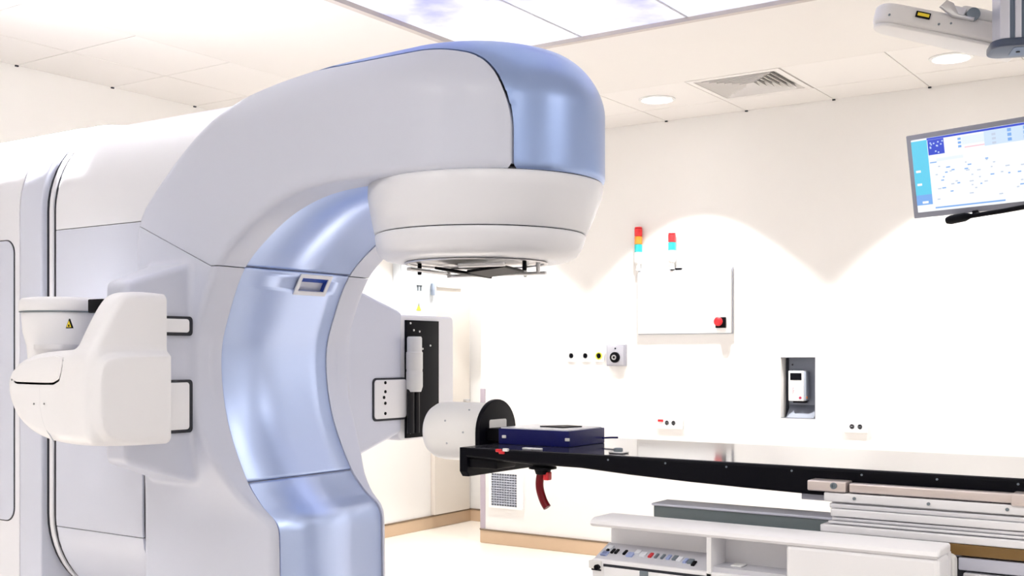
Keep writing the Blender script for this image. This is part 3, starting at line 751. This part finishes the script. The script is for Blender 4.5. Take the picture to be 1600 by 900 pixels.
# red lever clamp below the tabletop
lv = thing('lever_clamp', 'dark red curved lever clamp hanging under the black tabletop edge', 'clamp', (-1.56, 2.50, 1.17))
lx, lz = q(848, 733, 2.46)
MB().lathe([(.026, 1.1695), (.026, 1.164), (.036, 1.162), (.036, 1.157), (.022, 1.155), (.018, 1.143), (0, 1.143)], (lx, 2.46, 0), n=24).build('clamp_base', BLACK, lv)
pts = [q(*p, 2.46) for p in [(846, 737), (843, 750), (843, 762), (846, 774), (850, 785), (855, 793)]]
MB().tube([(x, 2.46, z) for x, z in smooth_line(pts, 2)], .0105, 12).build('lever', DRED, lv)
MB().box((lx+.006, 2.45, 1.128), (lx+.022, 2.47, 1.150), bev=.003).build('pivot_block', RED, lv)

# phantom over the head end
ph = thing('test_phantom', 'white cylindrical test phantom with black end plate and navy case on the couch end', 'test phantom', (-1.70, 2.65, ZT+.0012))
YPH, ZPH = 2.655, 1.228
MB().lathe([(.060, -2.075), (.074, -2.070), (.082, -2.055), (.085, -2.03), (.085, -1.868)], (0, YPH, ZPH), 'x', 56).build('cylinder', PHANT, ph, angle=50)
for (a, xx) in ((200, -1.95), (215, -2.0), (250, -1.91), (165, -1.93), (230, -1.97)):
    yy, zz = YPH+.0855*math.cos(math.radians(a)), ZPH+.0855*math.sin(math.radians(a)) if a > 180 else ZPH+.0855*math.sin(math.radians(a))
for (u_, v_) in ((700, 657), (730, 641), (730, 675), (703, 692)):
    p = on_y(u_, v_, 2.59)
    yy = p[1]; zz = p[2]; dz = zz-ZPH; yy = YPH-math.sqrt(max(.085**2-dz*dz, 0))
    MB().lathe([(.003, 0), (.003, -.0015), (0, -.0015)], (float(p[0]), yy, zz), 'y', 8).build('marker_dot', EDGE, ph)
arch = [(YPH-.092, 1.135), (YPH+.092, 1.135)]+[(YPH+.092*math.cos(math.radians(a)), ZPH+.004+.092*math.sin(math.radians(a))) for a in range(0, 181, 9)]
MB().prism(arch, -1.868, -1.852, 'x', bev=.003).build('end_plate', CARBON, ph)
y0, z1 = qx(765, 656, -1.851); y1, z0 = qx(791, 670, -1.851)
MB().prism(rrect(y0, y1, z0, z1, .006), -1.852, -1.850, 'x').build('plate_label', PALE, ph, smooth=False)
cs = MB().box((-1.785, 2.56, ZT+.0014), (-1.558, 2.752, ZT+.044), bev=.002).build('case', NAVY, ph)
MB().box((-1.78, 2.565, ZT+.044), (-1.565, 2.747, ZT+.047)).build('case_top', mat('case_top_pale', (.72, .74, .82), .25), ph, smooth=False)
MB().box((-1.852, 2.60, ZT+.006), (-1.785, 2.71, ZT+.040), bev=.002).build('case_bracket', BLACK, ph)
MB().prism([(-1.70, 2.64), (-1.62, 2.63), (-1.60, 2.70), (-1.66, 2.72)], ZT+.047, ZT+.050, 'z').build('vernier_plate', BLACK, ph, smooth=False)
for (x_, y_) in ((-1.562, 2.556), (-1.765, 2.556)):
    MB().box((x_-.006, 2.556, ZT+.018), (x_+.006, 2.562, ZT+.026), bev=.001).build('case_catch', PALE, ph)
MB().tube([(-1.56, 2.74, ZT+.016), (-1.53, 2.745, ZT+.018), (-1.51, 2.74, ZT+.019)], .0025, 8).build('case_pin', NAVY, ph)
ix, iz = q(966, 709, YT0+.06)
il = thing('index_lock', 'small grey metal index lock on the glossy tabletop beside the navy case', 'lock', (ix, YT0+.06, ZT+.0012))
MB().box((ix-.020, YT0+.045, ZT+.0014), (ix+.020, YT0+.08, ZT+.006), bev=.002).build('plate', STEEL, il)
MB().lathe([(.012, ZT+.006), (.012, ZT+.013), (.009, ZT+.015), (0, ZT+.015)], (ix, YT0+.06, 0), n=20).build('knob', DARKALU, il)

# ================================================================== ON THE RIGHT-HAND WALL
# white control box with stop knob, two stack lights on top
bxx0, bxx1, bz0, bz1 = -3.74, -3.04, 1.60, 2.035
YBX = YR-.034
cbx = thing('control_box', 'white wall-mounted control box with grey edges and a red stop knob', 'control box', ((bxx0+bxx1)/2, YR, bz0))
MB().box((bxx0-.006, YBX+.020, bz0-.006), (bxx1+.006, YR-.0005, bz1+.008), bev=.002).build('body', EDGE, cbx)
MB().box((bxx0, YBX, bz0), (bxx1, YBX+.022, bz1), bev=.003).build('door', BOXW, cbx)
def wall_pt(u, v, Y): p = on_y(u, v, Y); return float(p[0]), float(p[2])
kx, kz = wall_pt(1127, 504, YBX)
MB().box((kx-.036, YBX-.018, kz-.036), (kx+.036, YBX, kz+.036), bev=.004).build('knob_base', BLACK, cbx)
MB().lathe([(.020, -.018), (.022, -.030), (.030, -.036), (.030, -.048), (.022, -.054), (0, -.055)], (kx-.004, YBX, kz+.006), 'y', 24).build('stop_knob', RED, cbx)
for (x_, w_) in ((wall_pt(1050, 421, YBX)[0], .012), (wall_pt(1059, 421, YBX)[0], .02)):
    MB().box((x_-w_, YBX+.005, bz1+.0005), (x_+w_, YBX+.03, bz1+.016)).build('cable_gland', BLACK, cbx, smooth=False)
def stack_light(x, y, z, lenses, label):
    r = thing('stack_light', label, 'signal light', (x, y, z))
    z0_ = z
    MB().lathe([(.020, z0_), (.020, z0_+.010), (.016, z0_+.014), (.015, z0_+.045), (.026, z0_+.055), (.028, z0_+.066), (.028, z0_+.128), (.0255, z0_+.130)], (x, y, 0), n=24).build('base', PALE, r, angle=40)
    zz = z0_+.130
    for m_ in lenses:
        MB().lathe([(.024, zz), (.0275, zz+.003), (.0275, zz+.052), (.024, zz+.055)], (x, y, 0), n=24).build('lens', m_, r, angle=40)
        zz += .0565
    MB().lathe([(.026, zz), (.0275, zz+.002), (.024, zz+.008), (0, zz+.010)], (x, y, 0), n=24).build('cap', lenses[-1], r)
stack_light(bxx0+.004, YR-.030, bz1+.0085, [TEAL, ORANGE, REDL], 'signal tower with red, orange and teal lenses at the box left end')
stack_light(-3.475, YR-.030, bz1+.0085, [TEAL, REDL], 'shorter signal tower with only red and teal lenses')
# three round outlets and key switch
for (u_, m_, lab) in ((894, BLACK, 'white square wall outlet with dark centre, farthest from the grey key switch'), (916, DARKALU, 'white square wall outlet between the yellow outlet and the farthest one'), (937, YGREEN, 'white square wall outlet with a yellow ring beside the grey key switch')):
    x, z = wall_pt(u_, 556, YR)
    r = thing('wall_outlet', lab, 'wall outlet', (x, YR, z), 'outlets beside the key switch')
    MB().prism(rrect(x-.040, x+.040, z-.045, z+.045, .010), YR-.010, YR-.0005, 'y', bev=.003).build('plate', BOXW, r)
    MB().lathe([(.027, -.010), (.027, -.016), (.020, -.016), (.020, -.010)], (x, YR, z), 'y', 24).build('ring', YGREEN if m_ is YGREEN else PALE, r)
    MB().lathe([(.015, -.0095), (.015, -.013), (0, -.013)], (x, YR, z), 'y', 20).build('plug', BLACK, r)
x0, z1 = wall_pt(951, 538, YR); x1, z0 = wall_pt(980, 572, YR)
ks = thing('key_switch', 'grey metal wall switch box with a black rotary knob', 'switch', ((x0+x1)/2, YR, z0))
MB().box((x0, YR-.035, z0), (x1, YR-.0005, z1), bev=.006).build('box', mat('switch_box_grey', (.40, .40, .46), .4, metal=.3), ks)
MB().box((x0+.010, YR-.038, z0+.010), (x1-.010, YR-.034, z1-.010), bev=.002).build('face_plate', mat('switch_face_grey', (.52, .52, .58), .4, metal=.3), ks)
kx, kz = (x0+x1)/2, z0+.062
MB().lathe([(.038, -.037), (.038, -.052), (.032, -.056), (0, -.056)], (kx, YR, kz), 'y', 28).build('rotary_knob', BLACK, ks)
MB().lathe([(.018, -.055), (.018, -.062), (.010, -.062), (.010, -.0555)], (kx, YR, kz), 'y', 20).build('knob_ring', STEEL, ks)
MB().lathe([(.006, -.037), (.006, -.041), (0, -.041)], (kx, YR, z1-.030), 'y', 10).build('indicator', BLACK, ks)
# recess with handheld meter
ni = thing('wall_recess_box', 'grey steel recess box set into the wall', 'recess box', ((NX0+NX1)/2, YR, NZ0))
YK = YR+.105
nb = MB().box((NX0, YK, NZ0), (NX1, YR+.1095, NZ1))
MB().box((NX0, YR+.002, NZ0), (NX0+.004, YK, NZ1)).build('jamb', WALL, ni, smooth=False)
nb.box((NX1-.004, YR+.002, NZ0), (NX1, YK, NZ1))
nb.build('liner', NICHE, ni, smooth=False)
MB().box((NX0+.004, YR+.002, NZ0), (NX1-.004, YK, NZ0+.004)).box((NX0+.004, YR+.002, NZ1-.004), (NX1-.004, YK, NZ1)).build('shelf_plate', NICHE, ni, smooth=False)
MB().box((NX0+.0045, YK-.014, NZ0+.006), (NX0+.020, YK-.0005, NZ1-.006)).build('hinge_strip', SEAM, ni, smooth=False)
for zz in (NZ1-.05, NZ1-.09): MB().lathe([(.006, 0), (.006, -.004), (0, -.004)], (NX0+.045, YK, zz), 'y', 10).build('screw', SEAM, ni)
MB().prism([(YR+.030, NZ0+.0045), (YK-.001, NZ0+.0045), (YK-.001, NZ0+.085)], NX0+.030, NX1-.02, 'x').build('cradle', NICHE, ni, smooth=False)
me_ = thing('radiation_meter', 'white handheld meter with black screen and red button resting in the steel wall recess', 'meter', (-2.61, YR+.03, NZ0+.09))
mx0, mz1 = wall_pt(1232, 579, YR+.03); mx1, mz0 = wall_pt(1256, 627, YR+.03)
bd = MB().box((mx0, YR+.025, mz0), (mx1, YR+.090, mz1), bev=.006).build('body', PALE, me_)
MB().box((mx1-.003, YR+.030, mz0+.006), (mx1+.012, YR+.104, mz1-.006), bev=.003).build('side_case', mat('meter_side_grey', (.40, .44, .52), .4), me_)
MB().box((mx0+.014, YR+.0235, mz1-.062), (mx1-.014, YR+.026, mz1-.016)).build('display', BLACK, me_, smooth=False)
MB().lathe([(.0085, 0), (.0085, -.004), (0, -.004)], (mx1-.022, YR+.025, mz0+.022), 'y', 16).build('button', mat('button_magenta', (.45, .02, .10), .4), me_)
MB().lathe([(.0085, 0), (.0085, .004), (0, .004)], (mx1+.012, YR+.050, mz0+.024), 'x', 16).build('button', ORANGE, me_)
for i_, zz in enumerate(np.linspace(mz0+.050, mz0+.085, 5)):
    MB().box((mx0+.030, YR+.0238, zz-.0025), (mx0+.030+.004+.003*(i_ % 3), YR+.0255, zz+.0025)).build('print_mark', mat('print_pink', (.75, .30, .38), .5), me_, smooth=False)
MB().box((mx0+.02, YR+.06, mz0-.012), (mx1-.002, YR+.10, mz0-.0005)).build('foot', BLACK, me_, smooth=False)
# double sockets
for (u0, v0, u1, v1, red, lab) in ((1026, 653, 1068, 671, True, 'long white socket plate with a red switch below the control box'), (1319, 659, 1357, 677, False, 'plain white socket plate nearest to the wall recess on its right side')):
    x0, z1 = wall_pt(u0, v0, YR); x1, z0 = wall_pt(u1, v1, YR)
    r = thing('power_socket', lab, 'socket', ((x0+x1)/2, YR, z0), 'socket plates above the couch')
    MB().box((x0, YR-.016, z0), (x1, YR-.0005, z1), bev=.004).build('plate', BOXW, r)
    xm = (x0+x1)/2; zm = (z0+z1)/2+.006
    for dx_ in ((-.015, .035) if red else (-.022, .028)):
        MB().lathe([(.018, -.016), (.018, -.0185), (.015, -.0185), (.015, -.016)], (xm+dx_, YR, zm), 'y', 20).build('socket_ring', mat('socket_grey', (.70, .70, .74), .5), r)
        MB().box((xm+dx_-.007, YR-.0185, zm-.003), (xm+dx_-.003, YR-.0155, zm+.004)).box((xm+dx_+.003, YR-.0185, zm-.003), (xm+dx_+.007, YR-.0155, zm+.004)).build('socket_pins', mat('socket_pin_grey', (.45, .45, .50), .5), r, smooth=False)
    if red: MB().box((x0+.018, YR-.021, zm+.006), (x0+.060, YR-.0155, zm+.022), bev=.002).build('red_switch', RED, r)
# low vent grille
x0, z1 = wall_pt(766, 736, YR); x1, z0 = wall_pt(818, 797, YR)
vg = thing('vent_grille', 'white framed wall vent grille low on the wall by the corner guard', 'vent', ((x0+x1)/2, YR, z0))
gx0, gx1, gz0, gz1 = x0+.022, x1-.050, z0+.018, z1-.012
f_ = MB()
f_.box((x0, YR-.018, z0), (gx0, YR-.0005, z1)).box((gx1, YR-.018, z0), (x1, YR-.0005, z1)).box((gx0, YR-.018, z0), (gx1, YR-.0005, gz0)).box((gx0, YR-.018, gz1), (gx1, YR-.0005, z1))
f_.build('frame', BOXW, vg, smooth=False)
MB().box((gx0, YR-.003, gz0), (gx1, YR-.0005, gz1)).build('backing', mat('grille_dark', (.20, .22, .27), .7), vg, smooth=False)
VANE = mat('vane_blue_grey', (.44, .47, .55), .5)
NV = 10
for k in range(1, NV):
    x = gx0+(gx1-gx0)*k/NV; MB().box((x-.0045, YR-.014, gz0), (x+.0045, YR-.006, gz1)).build('vertical_vane', VANE, vg, smooth=False)
for k in range(1, 13):
    z = gz0+(gz1-gz0)*k/13; MB().box((gx0, YR-.017, z-.0045), (gx1, YR-.009, z+.0045)).build('horizontal_vane', VANE, vg, smooth=False)

# ================================================================== LEFT WALL (passage): cabinet
ec = thing('electrical_cabinet', 'pale grey electrical cabinet with a yellow label in the passage', 'cabinet', (-5.83, 7.18, 1.45))
XCB = -5.79
MB().box((XL+.0005, 6.95, 1.30), (XCB-.012, 7.41, 2.55), bev=.004).build('body', CABW, ec)
MB().box((XCB-.012, 6.955, 1.305), (XCB, 7.405, 2.545), bev=.003).build('door', CABW, ec)
y, z = qx(655, 450, XCB)
for dy in (-.018, .018): MB().box((XCB, y+dy-.010, z-.022), (XCB+.002, y+dy+.010, z+.022)).build('label_mark', DARKALU, ec, smooth=False)
MB().box((XCB, y-.035, z+.012), (XCB+.002, y+.035, z+.022)).build('label_mark', DARKALU, ec, smooth=False)
y, z = qx(654, 481, XCB)
MB().prism([(y-.032, z-.022), (y+.032, z-.022), (y+.012, z+.012), (y, z+.040), (y-.012, z+.012)], XCB, XCB+.003, 'x').build('warning_label', YGREEN, ec, smooth=False)
MB().box((XCB+.003, y-.005, z+.012), (XCB+.004, y+.005, z+.036)).build('warning_mark', DARKALU, ec, smooth=False)
y, z = qx(675, 452, XCB); MB().box((XCB, y-.018, z-.05), (XCB+.02, y+.018, z+.05), bev=.005).build('lock_handle', mat('lock_blue_grey', (.42, .50, .64), .4), ec)
pn = thing('door_leaf', 'cream flush door leaf standing open against the passage wall', 'door', (-5.86, 7.65, 0))
MB().box((XL+.001, 7.44, .115), (XL+.045, 7.93, 2.09), bev=.003).build('panel', mat('door_cream', (.82, .76, .69), .45), pn)
MB().box((XL+.045, 7.46, 2.02), (XL+.056, 7.80, 2.035)).build('closer_rail', PALE, pn, smooth=False)
MB().box((XL+.045, 7.84, 1.05), (XL+.075, 7.90, 1.07), bev=.004).build('handle', STEEL, pn)

# ================================================================== CEILING PENDANT AND MONITOR
# column with dark foot and the white swivel arm behind it
DP = 3.33
def at(u, v, D): return np.array([0, 0, H])+_ray(u, v)*D
pd_ = thing('ceiling_pendant', 'silver ribbed ceiling column with a dark blue foot and white swivel arm', 'ceiling pendant', tuple(at(1590, 40, DP)[:2])+(CZ,))
c0 = at(1613, 40, DP+.06); cw = .105
ang = math.radians(20)
RZ = Matrix.Rotation(ang, 4, 'Z')
def pl(mb_build):   # turn a part about the column axis
    return mb_build
ux, uy = math.cos(ang), math.sin(ang)
def colpt(a, b): return (c0[0]+a*ux-b*uy, c0[1]+a*uy+b*ux)
zf = float(at(1545, 56, DP)[2])
outl = []
for (a, b) in ((-.10, -.06), (-.072, -.06), (-.072, -.045), (-.058, -.045), (-.058, -.06), (-.040, -.06), (-.040, -.045), (-.030, -.045), (-.030, -.06), (.02, -.06), (.02, -.045), (.034, -.045), (.034, -.06), (.10, -.06), (.10, .08), (-.10, .08)):
    outl.append(colpt(a, b))
MB().prism(outl, zf-.002, CZ-.001, 'z').build('column', mat('column_silver', (.60, .61, .70), .35, metal=.5), pd_, smooth=False, bevel=.003)
MB().prism([colpt(*p) for p in ((-.098, -.0535), (.098, -.0535), (.098, .06), (-.098, .06))], zf, CZ-.002, 'z').build('column_groove', mat('groove_slate', (.12, .16, .24), .4), pd_, smooth=False)
ft = [colpt(*p) for p in rrect(-.122, .122, -.072, .085, .045, 8)]
MB().prism(ft, zf-.026, zf-.002, 'z', bev=.006).build('column_foot', mat('foot_slate_blue', (.055, .075, .13), .35), pd_)
MB().prism([colpt(*p) for p in rrect(-.06, .06, -.05, .05, .01, 4)], zf-.0275, zf-.0255, 'z').build('foot_plate', mat('foot_plate_blue', (.12, .17, .28), .4), pd_, smooth=False)
for a in (-.04, .03): MB().lathe([(.006, zf-.030), (.006, zf-.027)], (*colpt(a, 0), 0), n=10).build('foot_screw', SEAM, pd_)
# white pod
pA, pB = at(1376, 36, 3.62), at(1575, 78, 3.58)
L = float(np.linalg.norm(pB-pA)); dirv = (pB-pA)/L
e1 = Vector(dirv); e3 = Vector((0, 0, 1)); e2 = e3.cross(e1).normalized(); e3 = e1.cross(e2).normalized()
MA = Matrix(((e1.x, e2.x, e3.x, pA[0]), (e1.y, e2.y, e3.y, pA[1]), (e1.z, e2.z, e3.z, pA[2]), (0, 0, 0, 1)))
pod = [(-.03*1, 0)]
out = []
for k in range(0, 13):
    a = PI/2+PI*k/12; out.append((.030+.055*math.cos(a), .058*math.sin(a)))
out = out+[(.20, -.066), (L+.02, -.072), (L+.02, .072), (.20, .066)]
def local(mb):
    bmesh.ops.transform(mb.bm, matrix=MA, verts=mb.bm.verts); return mb
PODM = mat('pod_white', (.80, .78, .775), .4)
pod_o = local(MB().prism(out, -.010, .055, 'z', bev=.016, seg=4)).build('swivel_arm', PODM, pd_, angle=50)
local(MB().prism([(x*1.0+.006, y*.9) for x, y in out], -.020, -.008, 'z', bev=.006)).build('arm_underside', PODM, pd_)
# label and screws on the flank that faces the room
def flank(u, v):
    p = at(u, v, 3.6); P = MA.inverted() @ Vector(p); return P
lbl = flank(1439, 16)
local(MB().box((lbl.x-.022, -.0705, .020), (lbl.x+.022, -.062, .038))).build('warning_label', BLACK, pod_o, smooth=False)
local(MB().box((lbl.x-.018, -.0715, .024), (lbl.x+.018, -.064, .034))).build('label_field', YELLOW, pod_o, smooth=False)
for (xx, zz) in ((.012, .012), (.165, .012), (.20, .022)):
    local(MB().lathe([(.0035, 0), (.0035, .010), (0, .010)], (xx, -.060 if xx < .05 else -.069, zz), 'y', 8)).build('screw', DARKALU, pod_o)
# hinged bracket on top of the arm near the column
hb = flank(1484, 20)
hx_ = hb.x
local(MB().prism([(hx_-.05, .062), (hx_-.035, .085), (hx_-.012, .080), (hx_+.01, .050), (hx_+.06, .050), (hx_+.06, .040), (hx_-.005, .040)], -.085, -.068, 'y', bev=.003)).build('hinge_bracket', STEEL, pd_)
local(MB().box((hx_-.012, -.068, .050), (hx_+.035, .02, .080), bev=.006)).build('hinge_block', ALU, pd_)
local(MB().lathe([(.020, -.083), (.020, -.060)], (hx_+.055, 0, .060), 'y', 20)).build('hinge_pin', DARKALU, pd_)
local(MB().box((hx_+.02, -.055, .050), (L+.0, .05, .095), bev=.016)).build('arm_neck', PALE, pd_)

# monitor on its own ceiling rod
def monitor():
    D0 = 4.25
    TL = at(1415, 213, D0)
    dl = np.array([1420.0, -1766.0]); dl /= np.linalg.norm(dl)                  # along the screen: right and towards us
    ex = Rt*dl[0]+Fw*dl[1]; ex[2] = 0
    nh = -(Rt*(-dl[1])+Fw*dl[0]); nh = nh/np.linalg.norm(nh)                     # horizontal normal facing the room
    t = math.radians(10.5)
    ez = np.array([0, 0, math.cos(t)])+nh*math.sin(t)                           # up along the screen, leaning forward
    n = np.cross(ex, ez); n = n if n@nh > 0 else -n
    Hh = 127/FPX*D0*1.00/math.cos(t)*1.0
    Wd = Hh*1.66
    Mx = Matrix(((ex[0], ez[0], n[0], TL[0]), (ex[1], ez[1], n[1], TL[1]), (ex[2], ez[2], n[2], TL[2]), (0, 0, 0, 1)))
    mid = Mx @ Vector((Wd/2, -Hh/2, -.05))
    r = thing('wall_monitor', 'grey framed flat monitor showing a software screen, hung from the ceiling', 'monitor', tuple(mid))
    def T(mb): bmesh.ops.transform(mb.bm, matrix=Mx, verts=mb.bm.verts); return mb
    T(MB().box((0, -Hh, -.045), (Wd, 0, 0), bev=.004)).build('housing', MONF, r)
    bz = .020
    s_ = T(MB().box((bz, -Hh+bz*1.05, -.002), (Wd-bz, -bz*.95, .0008))).build('screen', screen_mat('screen_white', (.93, .96, 1.0), 1.0), r, smooth=False)
    w_, h_ = Wd-2*bz, Hh-2*bz
    def R(x0, x1, y0, y1, name, m, lift=.0014):       # fractions of the screen, y from the top
        return T(MB().box((bz+w_*x0, -bz-h_*y1, .0005), (bz+w_*x1, -bz-h_*y0, lift))).build(name, m, s_, smooth=False)
    cy_ = screen_mat('screen_cyan', (.12, .62, .85)); bl = screen_mat('screen_blue', (.03, .07, .62)); b2 = screen_mat('screen_mid_blue', (.20, .42, .85))
    lb = screen_mat('screen_light_blue', (.62, .76, .95)); gy_ = screen_mat('screen_grey', (.55, .62, .75)); pk_ = screen_mat('screen_pink', (.95, .55, .62)); wh = screen_mat('screen_pure_white', (1, 1, 1))
    R(.0, .135, .02, .76, 'sidebar', cy_); R(.0, .135, .76, .90, 'sidebar_button', b2)
    R(.02, .06, .42, .45, 'sidebar_text', wh, .002); R(.02, .06, .60, .63, 'sidebar_text', wh, .002); R(.05, .10, .85, .88, 'sidebar_text', wh, .002)
    R(.135, 1, .0, .028, 'title_bar', bl); R(.14, .275, .03, .235, 'thumbnail', bl)
    for k in range(12):
        a, b = .15+.11*rnd.random(), .05+.16*rnd.random(); R(a, a+.012, b, b+.018, 'thumbnail_dot', lb, .002)
    R(.60, 1, .03, .22, 'tool_field', lb); R(.42, .60, .05, .16, 'tool_field', screen_mat('screen_pale', (.80, .88, .97)))
    for k in range(3):
        R(.39, .415, .06+.05*k, .09+.05*k, 'tool_icon', b2, .002); R(.66, .69, .07+.055*k, .10+.055*k, 'tool_icon', gy_, .002); R(.78, .81, .04+.06*k, .08+.06*k, 'tool_icon', b2, .002); R(.90, .93, .04+.06*k, .08+.06*k, 'tool_icon', b2, .002)
    R(.44, .60, .19, .205, 'pink_line', pk_, .002)
    R(.145, .20, .33, .345, 'tab', b2, .002); R(.20, .42, .29, .33, 'tab', screen_mat('screen_pale', (.80, .88, .97)), .002)
    for k in range(46):
        a, b = .16+.80*rnd.random(), .36+.5*rnd.random(); s0 = .012+.02*rnd.random()
        R(a, a+s0, b, b+.016, 'entry_text', gy_ if rnd.random() < .7 else b2, .002)
    R(.155, .72, .945, .965, 'status_bar', b2, .002)
    # ceiling rod and yoke behind the screen
    c = Mx @ Vector((Wd*1.22, -Hh*.30, -.10))
    T(MB().box((Wd*.6, -Hh*.45-.025, -.115), (Wd*1.22+.03, -Hh*.45+.025, -.085), bev=.004)).build('support_arm', DARKALU, r)
    T(MB().box((Wd*.62-.06, -Hh*.45-.06, -.085), (Wd*.62+.06, -Hh*.45+.06, -.046), bev=.006)).build('mount_plate', DARKALU, r)
    MB().tube([(c.x, c.y, c.z-.04), (c.x, c.y, CZ-.012)], .022, 18).build('ceiling_rod', STEEL, r)
    MB().lathe([(.07, CZ-.001), (.07, CZ-.016), (.03, CZ-.022)], (c.x, c.y, 0), n=32).build('ceiling_flange', PALE, r)
    # black boom grip below the screen
    T(MB().tube([(Wd*.28+.0, -Hh-.018, .02), (Wd*.31, -Hh-.017, .02), (Wd*.42, -Hh-.012, .02), (Wd*.46, -Hh-.010, .02)], .017, 14, taper=[.75, 1, .95, .55])).build('boom_grip', BLACK, r)
    T(MB().tube([(Wd*.45, -Hh-.011, .02), (Wd*.7, -Hh-.004, .02), (Wd*.95, -Hh+.006, .012)], .0085, 12)).build('boom_rod', BLACK, r)
    T(MB().box((Wd*.475, -Hh-.012, -.01), (Wd*.50, -Hh+.008, .024), bev=.003)).build('boom_clip', BLACK, r)
monitor()
